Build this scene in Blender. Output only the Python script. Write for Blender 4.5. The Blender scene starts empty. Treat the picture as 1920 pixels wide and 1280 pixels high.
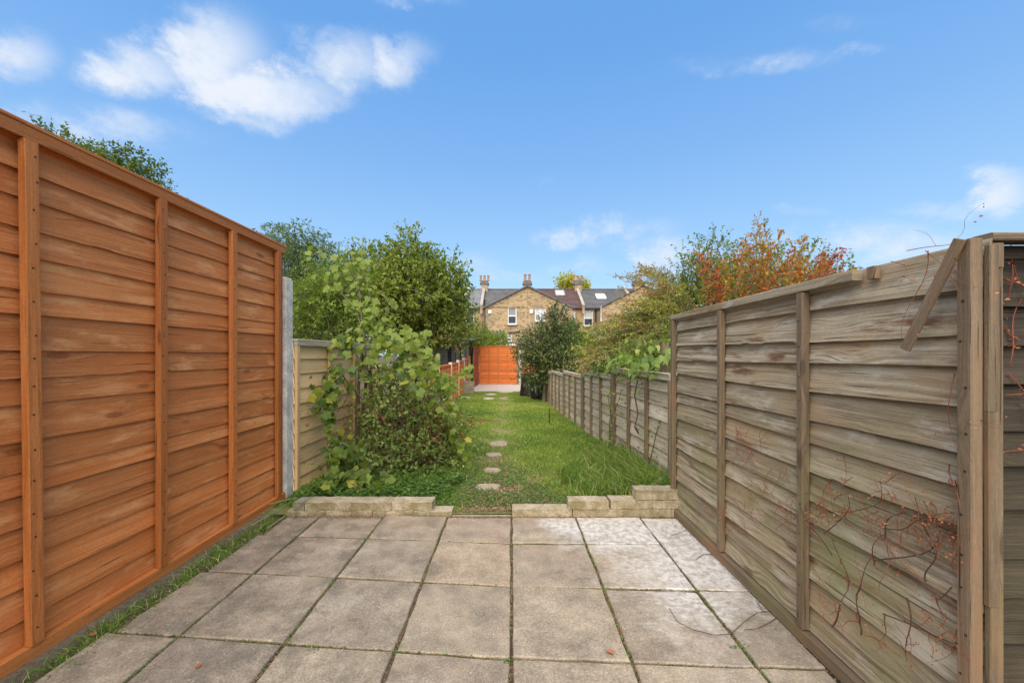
import bpy, bmesh, math, random
import numpy as np
from mathutils import Vector, Matrix

random.seed(11)
rng = np.random.default_rng(11)
scene = bpy.context.scene
COL = scene.collection
R = math.radians

# ------------------------------------------------------------------ camera
H = 1.14            # camera height
F = 731.0           # focal length in photo pixels (1920 wide)
cd = bpy.data.cameras.new('camera')
cam = bpy.data.objects.new('camera', cd)
COL.objects.link(cam)
cam.location = (0, 0, H)
cam.rotation_euler = (R(90), 0, 0)
cd.sensor_width = 36
cd.lens = 36 * F / 1920
cd.shift_x = 0.0005
cd.shift_y = 25 / 1920
cd.clip_start = 0.02
cd.clip_end = 2000
scene.camera = cam

# ------------------------------------------------------------------ light
SUN_EL, SUN_AZ = 50, 190        # azimuth: clockwise from +Y, the sun stands behind and a little left
w = bpy.data.worlds.new('World')
scene.world = w
w.use_nodes = True
nt = w.node_tree
nt.nodes.clear()


class NB:
    """small node-graph helper"""
    def __init__(s, tree):
        s.t = tree

    def n(s, typ, **kw):
        nd = s.t.nodes.new(typ)
        for k, v in kw.items():
            setattr(nd, k, v)
        return nd

    def link(s, a, b):
        s.t.links.new(a, b)

    def put(s, sock, v):
        if isinstance(v, bpy.types.NodeSocket):
            s.t.links.new(v, sock)
        elif v is not None:
            if isinstance(v, (tuple, list)) and len(v) == 3 and sock.type == 'RGBA':
                v = (*v, 1)
            sock.default_value = v

    def math(s, op, a, b=None, c=None, clamp=False):
        nd = s.n('ShaderNodeMath', operation=op, use_clamp=clamp)
        s.put(nd.inputs[0], a)
        s.put(nd.inputs[1], b)
        s.put(nd.inputs[2], c)
        return nd.outputs[0]

    def vmath(s, op, a, b=None):
        nd = s.n('ShaderNodeVectorMath', operation=op)
        s.put(nd.inputs[0], a)
        s.put(nd.inputs[1], b)
        return nd.outputs['Value' if op in ('LENGTH', 'DOT_PRODUCT') else 'Vector']

    def comb(s, x, y, z):
        nd = s.n('ShaderNodeCombineXYZ')
        for i, v in enumerate((x, y, z)):
            s.put(nd.inputs[i], v)
        return nd.outputs[0]

    def sep(s, v):
        nd = s.n('ShaderNodeSeparateXYZ')
        s.put(nd.inputs[0], v)
        return nd.outputs

    def noise(s, vec, scale=5, detail=4, rough=0.5, dist=0.0):
        nd = s.n('ShaderNodeTexNoise')
        s.put(nd.inputs['Vector'], vec)
        nd.inputs['Scale'].default_value = scale
        nd.inputs['Detail'].default_value = detail
        nd.inputs['Roughness'].default_value = rough
        nd.inputs['Distortion'].default_value = dist
        return nd.outputs[0]

    def mr(s, v, a, b, c=0.0, d=1.0, smooth=True):
        nd = s.n('ShaderNodeMapRange')
        nd.interpolation_type = 'SMOOTHSTEP' if smooth else 'LINEAR'
        s.put(nd.inputs[0], v)
        for i, x in enumerate((a, b, c, d)):
            s.put(nd.inputs[i + 1], x)
        return nd.outputs[0]

    def mix(s, f, a, b, mode='MIX'):
        nd = s.n('ShaderNodeMix', data_type='RGBA', blend_type=mode)
        s.put(nd.inputs[0], f)
        s.put(nd.inputs[6], a)
        s.put(nd.inputs[7], b)
        return nd.outputs[2]

    def ramp(s, v, stops, interp='LINEAR'):
        nd = s.n('ShaderNodeValToRGB')
        nd.color_ramp.interpolation = interp
        el = nd.color_ramp.elements
        while len(el) < len(stops):
            el.new(0.5)
        for e, (p, c) in zip(el, stops):
            e.position = p
            e.color = (*c, 1)
        s.put(nd.inputs[0], v)
        return nd.outputs[0]


B = NB(nt)
sky = B.n('ShaderNodeTexSky', sky_type='NISHITA')
sky.sun_disc = False
sky.sun_elevation = R(SUN_EL)
sky.sun_rotation = R(SUN_AZ)
sky.altitude = 50
sky.air_density = 1.0
sky.dust_density = 0.4
sky.ozone_density = 2.0
tc = B.n('ShaderNodeTexCoord')
dirv = tc.outputs['Generated']
dx, dy, dz = B.sep(dirv)[:3]
ys = B.math('MAXIMUM', dy, 0.05)
gx = B.math('DIVIDE', dx, ys)
gz = B.math('DIVIDE', dz, ys)
nz1 = B.noise(B.vmath('MULTIPLY', dirv, (1, 1, 1.6)), 3.0, 11, 0.66, 0.15)
nz2 = B.noise(B.vmath('MULTIPLY', dirv, (1.0, 1.0, 1.5)), 9.0, 10, 0.66, 0.1)
gxd = B.math('ADD', gx, B.math('MULTIPLY', B.math('SUBTRACT', nz2, 0.5), 0.30))
gzd = B.math('ADD', gz, B.math('MULTIPLY', B.math('SUBTRACT', nz1, 0.5), 0.22))
gv = B.comb(gxd, gzd, 0.0)
clouds = [  # centre and radii in photo pixels, weight
    (240, 130, 125, 55, 1.0), (375, 85, 120, 80, 1.1), (480, 165, 170, 62, 1.15), (610, 110, 130, 62, 1.0),
    (735, 110, 85, 55, .8), (450, 215, 120, 30, .7), (20, 110, 90, 62, .95),
    (215, 250, 190, 50, .62), (60, 230, 80, 40, .5), (790, 5, 90, 22, .5),
    (1450, 112, 170, 30, .42), (1612, 100, 55, 18, .5), (1600, 45, 130, 25, .25), (1150, 440, 140, 30, .65), (1240, 482, 130, 38, .72),
    (1130, 505, 120, 30, .4), (860, 500, 90, 34, .6), (1885, 360, 75, 50, .75), (1770, 392, 120, 25, .42),
    (1640, 455, 200, 48, .68), (1700, 480, 110, 26, .5), (930, 520, 120, 25, .35), (1500, 395, 90, 18, .3), (1020, 352, 30, 14, .3)]
acc = None
for (cx, cy, rx, ry, wt) in clouds:
    v = B.vmath('SUBTRACT', gv, ((cx - 959) / F, (665 - cy) / F, 0))
    v = B.vmath('MULTIPLY', v, (F / rx / 1.55, F / ry / 1.5, 0))
    m = B.mr(B.vmath('LENGTH', v), 1.0, 0.0, 0.0, wt)
    acc = m if acc is None else B.math('MAXIMUM', acc, m)
front = B.mr(dy, 0.05, 0.3)
back = B.mr(nz1, 0.5, 0.75, 0.0, 0.6)
backm = B.math('MULTIPLY', back, B.math('SUBTRACT', 1.0, front))
dens = B.math('ADD', B.math('MULTIPLY', acc, front), backm)
fb = B.math('SUBTRACT', B.math('ADD', B.math('MULTIPLY', nz1, .4), B.math('MULTIPLY', nz2, .6)), 0.5)
dens = B.math('ADD', dens, B.math('MULTIPLY', B.math('MULTIPLY', fb, 2.3), B.mr(dens, 0.0, .4)))
alpha = B.mr(dens, 0.05, 1.15, 0.0, 0.92)
elev = B.mr(dz, 0.0, 0.62, 0.0, 1.0, smooth=False)
pale = B.ramp(elev, [(0, (.66, .82, .94)), (.15, (.52, .74, .96)), (.4, (.36, .61, .95)), (.7, (.23, .48, .91)), (1, (.155, .40, .86))])
pale = B.mix(1.0, pale, (4.3, 4.3, 4.3), 'MULTIPLY')
nish = B.mix(1.0, sky.outputs[0], (.9, 1.15, 1.15), 'MULTIPLY')
skyc = B.mix(.85, nish, pale)
cl = B.mix(B.mr(nz2, .35, .65), (3.1, 3.55, 4.2), (3.9, 4.05, 4.35))
final = B.mix(alpha, skyc, cl)
bg = B.n('ShaderNodeBackground')
bg.inputs['Strength'].default_value = 0.12
B.link(final, bg.inputs['Color'])
wo = B.n('ShaderNodeOutputWorld')
B.link(bg.outputs[0], wo.inputs['Surface'])

sd = bpy.data.lights.new('sun', 'SUN')
sd.energy = 3.6
sd.angle = R(85)
sd.color = (1.0, 0.86, 0.68)
sun = bpy.data.objects.new('sun', sd)
COL.objects.link(sun)
saz, sel = R(SUN_AZ), R(SUN_EL)
sv = Vector((math.sin(saz) * math.cos(sel), math.cos(saz) * math.cos(sel), math.sin(sel)))
sun.rotation_euler = sv.to_track_quat('Z', 'Y').to_euler()

scene.view_settings.view_transform = 'Standard'
scene.view_settings.look = 'None'
scene.view_settings.gamma = 1
scene.view_settings.use_curve_mapping = False
scene.view_settings.exposure = 0.95

# ------------------------------------------------------------------ helpers


def gz_(Y):
    """ground height: the patio is level, the garden falls gently towards the far houses"""
    Y = np.asarray(Y, dtype=float)
    return np.where(Y < 2.75, 0.0, np.where(Y < 19, -.0224 * (Y - 2.75), -.364 - .012 * (np.minimum(Y, 45) - 19)))


def G(Y):
    return float(gz_(Y))


def at(u, v, Y):
    return Vector(((u - 959) / F * Y, Y, H + (665 - v) / F * Y))


def fbm(p, seed=0, octaves=4, scale=1.0):
    """cheap vectorised smooth noise in about -1..1 : p (N,k)"""
    r = np.random.default_rng(seed)
    p = np.asarray(p, dtype=float) * scale
    out = np.zeros(len(p))
    amp, tot = 1.0, 0.0
    for o in range(octaves):
        s = np.zeros(len(p))
        for _ in range(4):
            d = r.normal(size=p.shape[1])
            s += np.sin(p @ d * (1.9 ** o) + r.uniform(0, 6.28))
        out += amp * s / 2.2
        tot += amp
        amp *= .55
    return out / tot


class MB:
    def __init__(s):
        s.v, s.f, s.uv = [], [], []

    def add(s, verts, faces, uvs):
        b = len(s.v)
        s.v += [tuple(p) for p in verts]
        for f, u in zip(faces, uvs):
            s.f.append([b + i for i in f])
            s.uv += u

    def beam(s, p0, p1, w, t, side=None, ch=0.0, off=None):
        """bar from p0 to p1, w wide along `side`, t thick; UV runs along its length in metres"""
        p0, p1 = Vector(p0), Vector(p1)
        d = p1 - p0
        L = d.length
        d.normalize()
        sd_ = Vector(side) if side is not None else (Vector((1, 0, 0)) if abs(d.x) < .9 else Vector((0, 1, 0)))
        sd_ = (sd_ - d * sd_.dot(d)).normalized()
        th = d.cross(sd_).normalized()
        a, b = w / 2, t / 2
        if ch > 0:
            prof = [(-a + ch, -b), (a - ch, -b), (a, -b + ch), (a, b - ch), (a - ch, b), (-a + ch, b), (-a, b - ch), (-a, -b + ch)]
        else:
            prof = [(-a, -b), (a, -b), (a, b), (-a, b)]
        n = len(prof)
        o = random.uniform(0, 50) if off is None else off
        vs = [p0 + sd_ * x + th * y for x, y in prof] + [p1 + sd_ * x + th * y for x, y in prof]
        fs, us = [], []
        per = 0
        for i in range(n):
            j = (i + 1) % n
            e = math.hypot(prof[j][0] - prof[i][0], prof[j][1] - prof[i][1])
            fs.append([i, j, n + j, n + i])
            us.append([(o, per), (o, per + e), (o + L, per + e), (o + L, per)])
            per += e
        fs.append(list(range(n))[::-1])
        us.append([(o + prof[i][0] * .1, 3 + prof[i][1]) for i in range(n)][::-1])
        fs.append([n + i for i in range(n)])
        us.append([(o + prof[i][0] * .1, 3 + prof[i][1]) for i in range(n)])
        s.add(vs, fs, us)

    def box(s, lo, hi):
        (x0, y0, z0), (x1, y1, z1) = lo, hi
        s.beam(((x0 + x1) / 2, (y0 + y1) / 2, z0), ((x0 + x1) / 2, (y0 + y1) / 2, z1), x1 - x0, y1 - y0, side=(1, 0, 0))

    def rawbox(s, lo, hi):
        """box with planar UVs in metres (for brick, render)"""
        (x0, y0, z0), (x1, y1, z1) = lo, hi
        V = [(x0, y0, z0), (x1, y0, z0), (x1, y1, z0), (x0, y1, z0), (x0, y0, z1), (x1, y0, z1), (x1, y1, z1), (x0, y1, z1)]
        Fs = [(0, 1, 5, 4), (1, 2, 6, 5), (2, 3, 7, 6), (3, 0, 4, 7), (4, 5, 6, 7), (3, 2, 1, 0)]
        us = []
        for k, f in enumerate(Fs):
            if k in (0, 2):
                us.append([(V[i][0], V[i][2]) for i in f])
            elif k in (1, 3):
                us.append([(V[i][1], V[i][2]) for i in f])
            else:
                us.append([(V[i][0], V[i][1]) for i in f])
        s.add(V, Fs, us)

    def tube(s, pts, rad, n=6):
        pts = [Vector(p) for p in pts]
        if not hasattr(rad, '__len__'):
            rad = [rad] * len(pts)
        vs, fs, us = [], [], []
        o = random.uniform(0, 50)
        dist = 0
        up = Vector((.3, .2, 1)).normalized()
        for i, p in enumerate(pts):
            d = (pts[min(i + 1, len(pts) - 1)] - pts[max(i - 1, 0)])
            if d.length < 1e-9:
                d = Vector((0, 0, 1))
            d.normalize()
            a = d.cross(up)
            if a.length < .05:
                a = d.cross(Vector((1, 0, 0)))
            a.normalize()
            b = d.cross(a)
            for k in range(n):
                t = 2 * math.pi * k / n
                vs.append(p + (a * math.cos(t) + b * math.sin(t)) * rad[i])
            if i:
                L = (p - pts[i - 1]).length
                for k in range(n):
                    j = (k + 1) % n
                    q = (i - 1) * n
                    fs.append([q + k, q + j, q + n + j, q + n + k])
                    r_ = rad[i]
                    us.append([(o + dist, k * r_), (o + dist, (k + 1) * r_), (o + dist + L, (k + 1) * r_), (o + dist + L, k * r_)])
                dist += L
        fs.append(list(range(n)))
        us.append([(o, 0)] * n)
        e = (len(pts) - 1) * n
        fs.append([e + k for k in range(n)][::-1])
        us.append([(o, 0)] * n)
        s.add(vs, fs, us)

    def quad(s, ps, uv=None):
        s.add(ps, [list(range(len(ps)))], [uv or [(p[0], p[1]) for p in ps]])

    def mesh(s, name, mat, smooth=False):
        me = bpy.data.meshes.new(name)
        me.from_pydata(s.v, [], s.f)
        ul = me.uv_layers.new(name='UVMap')
        ul.data.foreach_set('uv', np.array(s.uv, dtype=np.float32).ravel())
        if mat:
            me.materials.append(mat)
        if smooth:
            me.polygons.foreach_set('use_smooth', [True] * len(me.polygons))
        me.update()
        return me

    def obj(s, name, mat, parent=None, smooth=False):
        return link(name, s.mesh(name, mat, smooth), parent)


def link(name, data, parent=None, loc=None, rot=None):
    o = bpy.data.objects.new(name, data)
    COL.objects.link(o)
    if parent is not None:
        o.parent = parent
    if loc is not None:
        o.location = loc
    if rot is not None:
        o.rotation_euler = rot
    return o


def tag(o, label=None, cat=None, group=None, kind=None):
    for k, v in (('label', label), ('category', cat), ('group', group), ('kind', kind)):
        if v:
            o[k] = v
    return o


def thing(name, label, cat, loc=(0, 0, 0), rz=0, group=None):
    o = link(name, None, None, loc, (0, 0, rz))
    o.empty_display_size = .1
    return tag(o, label, cat, group)


def np_mesh(name, V, faces_n, idx, mat, attr=None, smooth=False):
    """fast mesh: idx flat loop indices, faces_n verts per face (constant)"""
    me = bpy.data.meshes.new(name)
    me.vertices.add(len(V))
    me.vertices.foreach_set('co', np.asarray(V, dtype=np.float32).ravel())
    me.loops.add(len(idx))
    me.loops.foreach_set('vertex_index', np.asarray(idx, dtype=np.int32))
    nf = len(idx) // faces_n
    me.polygons.add(nf)
    me.polygons.foreach_set('loop_start', np.arange(0, nf * faces_n, faces_n, dtype=np.int32))
    me.polygons.foreach_set('loop_total', np.full(nf, faces_n, dtype=np.int32))
    me.update(calc_edges=True)
    if attr is not None:
        a = me.attributes.new('r', 'FLOAT', 'POINT')
        a.data.foreach_set('value', np.asarray(attr, dtype=np.float32))
    me.materials.append(mat)
    if smooth:
        me.polygons.foreach_set('use_smooth', [True] * nf)
    return me


# ------------------------------------------------------------------ materials


def newmat(name):
    m = bpy.data.materials.new(name)
    m.use_nodes = True
    b = NB(m.node_tree)
    bs = m.node_tree.nodes['Principled BSDF']
    return m, b, bs


def flat(name, col, rough=.6, metal=0.0, var=.15, bump=0.0, nscale=30, spec=.4):
    m, b, bs = newmat(name)
    t = b.n('ShaderNodeTexCoord').outputs['Object']
    nz = b.noise(t, nscale, 6, .65)
    nz2 = b.noise(t, nscale * .12, 3, .5)
    f = b.mr(b.math('ADD', b.math('MULTIPLY', nz, .6), b.math('MULTIPLY', nz2, .4)), .3, .7)
    c = b.mix(f, tuple(x * (1 - var) for x in col), tuple(min(1, x * (1 + var)) for x in col))
    b.link(c, bs.inputs['Base Color'])
    bs.inputs['Roughness'].default_value = rough
    bs.inputs['Metallic'].default_value = metal
    bs.inputs['Specular IOR Level'].default_value = spec
    if bump:
        bp = b.n('ShaderNodeBump')
        bp.inputs['Strength'].default_value = bump
        bp.inputs['Distance'].default_value = .01
        b.link(nz, bp.inputs['Height'])
        b.link(bp.outputs[0], bs.inputs['Normal'])
    return m


def wood(name, dark, mid, light, knot, grey=0.0, stain=None, algae=0.0, rough=.65, contrast=1.0, bumps=.35, warm=None, vary=.16, blotch=None):
    m, b, bs = newmat(name)
    uv = b.n('ShaderNodeTexCoord').outputs['UV']
    rnd = b.n('ShaderNodeObjectInfo').outputs['Random']
    u, v, _ = b.sep(uv)[:3]
    ro = b.math('MULTIPLY', rnd, 37.0)
    # knots: sparse voronoi cells
    kv = b.n('ShaderNodeTexVoronoi')
    kv.inputs['Scale'].default_value = 1.0
    b.put(kv.inputs['Vector'], b.comb(b.math('ADD', b.math('MULTIPLY', u, 2.7), ro), b.math('ADD', b.math('MULTIPLY', v, 7.5), ro), ro))
    kd = kv.outputs['Distance']
    csep = b.sep(kv.outputs['Color'])
    kon = b.math('GREATER_THAN', csep[0], .36)
    bend = b.math('MULTIPLY', b.mr(kd, .42, .0), kon)
    warp = b.noise(b.comb(b.math('MULTIPLY', u, 1.3), b.math('MULTIPLY', v, 3.0), ro), 1.6, 3, .5)
    v2 = b.math('ADD', v, b.math('ADD', b.math('MULTIPLY', bend, .030), b.math('MULTIPLY', warp, .018)))
    g1 = b.noise(b.comb(b.math('MULTIPLY', u, 1.6), b.math('MULTIPLY', v2, 62), ro), 1.0, 7, .62)
    g2 = b.noise(b.comb(b.math('MULTIPLY', u, 5.0), b.math('MULTIPLY', v2, 190), ro), 1.0, 5, .7)
    g3 = b.noise(b.comb(b.math('MULTIPLY', u, 1.1), b.math('MULTIPLY', v, 6), ro), 1.2, 4, .55)
    fine = b.noise(b.comb(b.math('MULTIPLY', u, 90), b.math('MULTIPLY', v, 260), ro), 1.0, 4, .6)
    gg = b.math('ADD', b.math('ADD', b.math('MULTIPLY', g1, .5), b.math('MULTIPLY', g2, .3)), b.math('MULTIPLY', g3, .2))
    gg = b.mr(gg, .5 - .2 / contrast, .5 + .2 / contrast)
    c = b.ramp(gg, [(0, dark), (.5, mid), (1, light)])
    tone = b.mr(b.math('ADD', b.math('MULTIPLY', g3, .6), b.math('MULTIPLY', rnd, .4)), .25, .75)
    c = b.mix(b.math('MULTIPLY', tone, .35), c, b.mix(.5, mid, dark), 'MIX')
    c = b.mix(1.0, c, b.mix(b.mr(fine, .3, .7), (.86, .86, .86), (1.08, 1.08, 1.08)), 'MULTIPLY')
    r2 = b.n('ShaderNodeTexWhiteNoise', noise_dimensions='1D')
    b.put(r2.inputs['W'], b.math('MULTIPLY', rnd, 91.0))
    c = b.mix(1.0, c, b.mix(r2.outputs[0], (1 - vary, 1 - vary, 1 - vary), (1 + vary, 1 + vary, 1 + vary)), 'MULTIPLY')
    if blotch is not None:
        bn = b.noise(b.comb(b.math('MULTIPLY', u, 2.2), b.math('MULTIPLY', v, 8), b.math('ADD', ro, 14.0)), 1.7, 6, .65)
        c = b.mix(b.mr(bn, .52, .68, 0, .75), c, blotch)
    if warm is not None:
        wn = b.noise(b.comb(b.math('MULTIPLY', u, 1.0), b.math('MULTIPLY', v, 2.5), b.math('ADD', ro, 9.0)), 1.6, 5, .6)
        c = b.mix(b.mr(wn, .48, .72, 0, .75), c, warm)
    if stain is not None:
        sn = b.noise(b.comb(b.math('MULTIPLY', u, 1.4), b.math('MULTIPLY', v, 9), b.math('ADD', ro, 3.0)), 2.0, 6, .65)
        c = b.mix(b.mr(sn, .57, .70, 0, .9), c, stain)
    if algae:
        pz = b.sep(b.n('ShaderNodeNewGeometry').outputs['Position'])[2]
        an = b.noise(b.n('ShaderNodeNewGeometry').outputs['Position'], 2.6, 5, .6)
        am = b.math('MULTIPLY', b.mr(an, .42, .7), b.mr(pz, 1.15, .35, 0, algae))
        c = b.mix(am, c, (.21, .22, .085))
    ring = b.math('SINE', b.math('MULTIPLY', kd, 120.0))
    km = b.math('MULTIPLY', b.mr(kd, .15, .07), kon)
    kc = b.mix(b.mr(ring, -1, 1), tuple(x * .7 for x in knot), knot)
    c = b.mix(b.math('MULTIPLY', km, .8), c, kc)
    # drying cracks
    cr = b.noise(b.comb(b.math('MULTIPLY', u, 3.0), b.math('MULTIPLY', v2, 120), b.math('ADD', ro, 21.0)), 1.0, 2, .4)
    crm = b.mr(cr, .69, .74)
    c = b.mix(b.math('MULTIPLY', crm, .7), c, tuple(x * .25 for x in dark))
    b.link(c, bs.inputs['Base Color'])
    b.put(bs.inputs['Roughness'], b.mr(g1, .3, .7, rough - .08, rough + .12))
    bs.inputs['Specular IOR Level'].default_value = .3
    bp = b.n('ShaderNodeBump')
    bp.inputs['Strength'].default_value = bumps
    bp.inputs['Distance'].default_value = .004
    hh = b.math('SUBTRACT', b.math('ADD', b.math('MULTIPLY', g2, .7), b.math('MULTIPLY', g1, .6)), b.math('MULTIPLY', crm, .8))
    b.link(hh, bp.inputs['Height'])
    b.link(bp.outputs[0], bs.inputs['Normal'])
    return m


M = {}
M['orange'] = wood('orange stained pine', (.42, .125, .030), (.60, .205, .056), (.77, .33, .115), (.30, .085, .02), contrast=.95, bumps=.7, warm=(.50, .14, .03), rough=.6, vary=.2, blotch=(.72, .34, .13))
M['orange_rail'] = wood('orange stained batten', (.33, .10, .022), (.47, .155, .038), (.56, .21, .06), (.2, .055, .014), contrast=1.1, bumps=.7)
M['orange_far'] = wood('bright orange stained pine', (.46, .10, .016), (.64, .17, .032), (.76, .27, .07), (.42, .08, .01), contrast=.8)
M['redbrown'] = wood('red brown stained pine', (.24, .05, .014), (.32, .07, .02), (.38, .10, .03), (.15, .03, .01), contrast=.8)
M['old'] = wood('weathered grey fence', (.15, .115, .072), (.33, .27, .18), (.52, .455, .34), (.15, .10, .06), stain=(.14, .06, .028), algae=.75, warm=(.36, .245, .13), contrast=1.5, bumps=1.2, vary=.2, blotch=(.50, .46, .385), rough=.75)
M['old_batten'] = wood('weathered brown batten', (.10, .07, .043), (.18, .132, .083), (.28, .215, .145), (.10, .07, .04), algae=.45, warm=(.27, .15, .08), contrast=1.2, bumps=.8, rough=.75)
M['old_pale'] = wood('pale weathered low fence', (.27, .22, .15), (.48, .41, .30), (.64, .57, .45), (.16, .12, .08), algae=.3, contrast=1.3, bumps=.8, rough=.75, stain=(.2, .18, .14))
M['old_shaded'] = wood('shade-darkened old fence', (.02, .015, .010), (.048, .035, .022), (.085, .064, .042), (.018, .012, .008), algae=.12, contrast=1.2, bumps=.8, rough=.7)  # old fence wood with the shade on the corner panel put into its colour
M['beige'] = wood('new pressure treated pine', (.50, .32, .14), (.72, .485, .235), (.82, .60, .33), (.3, .19, .08), contrast=.8, bumps=.4, warm=(.5, .36, .2))
M['grey_timber'] = wood('grey shed timber', (.09, .08, .065), (.17, .155, .13), (.26, .24, .2), (.07, .06, .045), contrast=1.2)
M['bark'] = wood('brown bark', (.09, .065, .042), (.17, .13, .09), (.27, .215, .15), (.08, .06, .04), contrast=1.6, bumps=1.0)
M['dry_stem'] = flat('dry dark creeper stem', (.085, .045, .03), .7, var=.4, nscale=14)
M['red_stem'] = flat('red brown creeper stem', (.23, .065, .03), .65, var=.35, nscale=14)
M['green_stem'] = flat('green stem', (.16, .19, .05), .55, var=.3)
M['nail'] = flat('dark nail head', (.05, .035, .028), .5, metal=.4)
M['concrete'] = flat('pebbled concrete post', (.60, .56, .49), .85, var=.45, bump=.8, nscale=110)
M['whiteplastic'] = flat('white window plastic', (.78, .78, .77), .35, var=.04)
M['pipe_dark'] = flat('black gutter', (.03, .03, .032), .5, var=.2)
M['lead'] = flat('pale mortar and lead', (.33, .315, .285), .8, var=.25, nscale=6)
M['terracotta'] = flat('terracotta pot', (.36, .21, .115), .8, var=.3, nscale=5)
M['blackplastic'] = flat('black plastic', (.012, .013, .014), .4, var=.2, nscale=8)
M['green_felt'] = flat('pale green shed', (.34, .40, .33), .8, var=.1, nscale=5)
M['green_paint'] = flat('green painted box', (.05, .22, .15), .5, var=.1)
M['soil'] = flat('dark soil', (.10, .07, .042), .95, var=.5, bump=1.0, nscale=45)


def glass_mat():
    m, b, bs = newmat('window glass')
    bs.inputs['Base Color'].default_value = (.035, .04, .05, 1)
    bs.inputs['Roughness'].default_value = .08
    bs.inputs['Specular IOR Level'].default_value = .6
    return m


M['glass'] = glass_mat()
M['blind'] = flat('pale blind behind glass', (.50, .53, .56), .35, var=.06)
M['glassgrey'] = flat('grey net curtain', (.24, .245, .25), .3, var=.15)


def brick_mat():
    m, b, bs = newmat('yellow stock brick')
    uv = b.n('ShaderNodeTexCoord').outputs['UV']
    br = b.n('ShaderNodeTexBrick')
    b.link(uv, br.inputs['Vector'])
    br.inputs['Scale'].default_value = 1.0
    br.inputs['Mortar Size'].default_value = .008
    br.inputs['Brick Width'].default_value = .225
    br.inputs['Row Height'].default_value = .075
    br.inputs['Color1'].default_value = (.37, .265, .14, 1)
    br.inputs['Color2'].default_value = (.48, .335, .17, 1)
    br.inputs['Mortar'].default_value = (.34, .285, .2, 1)
    u, v, _ = b.sep(uv)[:3]
    cell = b.n('ShaderNodeTexWhiteNoise', noise_dimensions='2D')
    row = b.math('FLOOR', b.math('DIVIDE', v, .075))
    colm = b.math('FLOOR', b.math('ADD', b.math('DIVIDE', u, .225), b.math('MULTIPLY', row, .5)))
    b.put(cell.inputs['Vector'], b.comb(colm, row, 0.0))
    c = b.mix(b.mr(cell.outputs[0], .72, .82, 0, .8), br.outputs[0], (.17, .105, .06))
    soot = b.noise(uv, .55, 5, .6)
    c = b.mix(b.mr(soot, .46, .66, 0, .55), c, (.20, .165, .11))
    red = b.noise(b.comb(u, v, 7.0), .8, 4, .6)
    c = b.mix(b.mr(red, .5, .66, 0, .45), c, (.46, .24, .11))
    b.link(c, bs.inputs['Base Color'])
    bs.inputs['Roughness'].default_value = .9
    return m


M['brick'] = brick_mat()


def tile_mat(name, c1, c2):
    m, b, bs = newmat(name)
    uv = b.n('ShaderNodeTexCoord').outputs['UV']
    u, v, _ = b.sep(uv)[:3]
    row = b.math('FLOOR', b.math('DIVIDE', v, .3))
    cn = b.n('ShaderNodeTexWhiteNoise', noise_dimensions='2D')
    b.put(cn.inputs['Vector'], b.comb(b.math('FLOOR', b.math('DIVIDE', u, .32)), row, 0.0))
    c = b.mix(cn.outputs[0], c1, c2)
    big = b.noise(uv, .9, 5, .6)
    c = b.mix(b.mr(big, .4, .7, 0, .4), c, tuple(x * 1.5 for x in c2))
    b.link(c, bs.inputs['Base Color'])
    bs.inputs['Roughness'].default_value = .75
    return m


M['tile_grey'] = tile_mat('grey roof tile', (.10, .10, .098), (.145, .14, .135))
M['tile_light'] = tile_mat('lighter grey roof tile', (.17, .175, .185), (.22, .225, .235))
M['tile_brown'] = tile_mat('brown roof tile', (.095, .058, .052), (.13, .078, .068))
M['tile_dark'] = tile_mat('slate roof', (.10, .10, .105), (.125, .125, .13))


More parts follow.
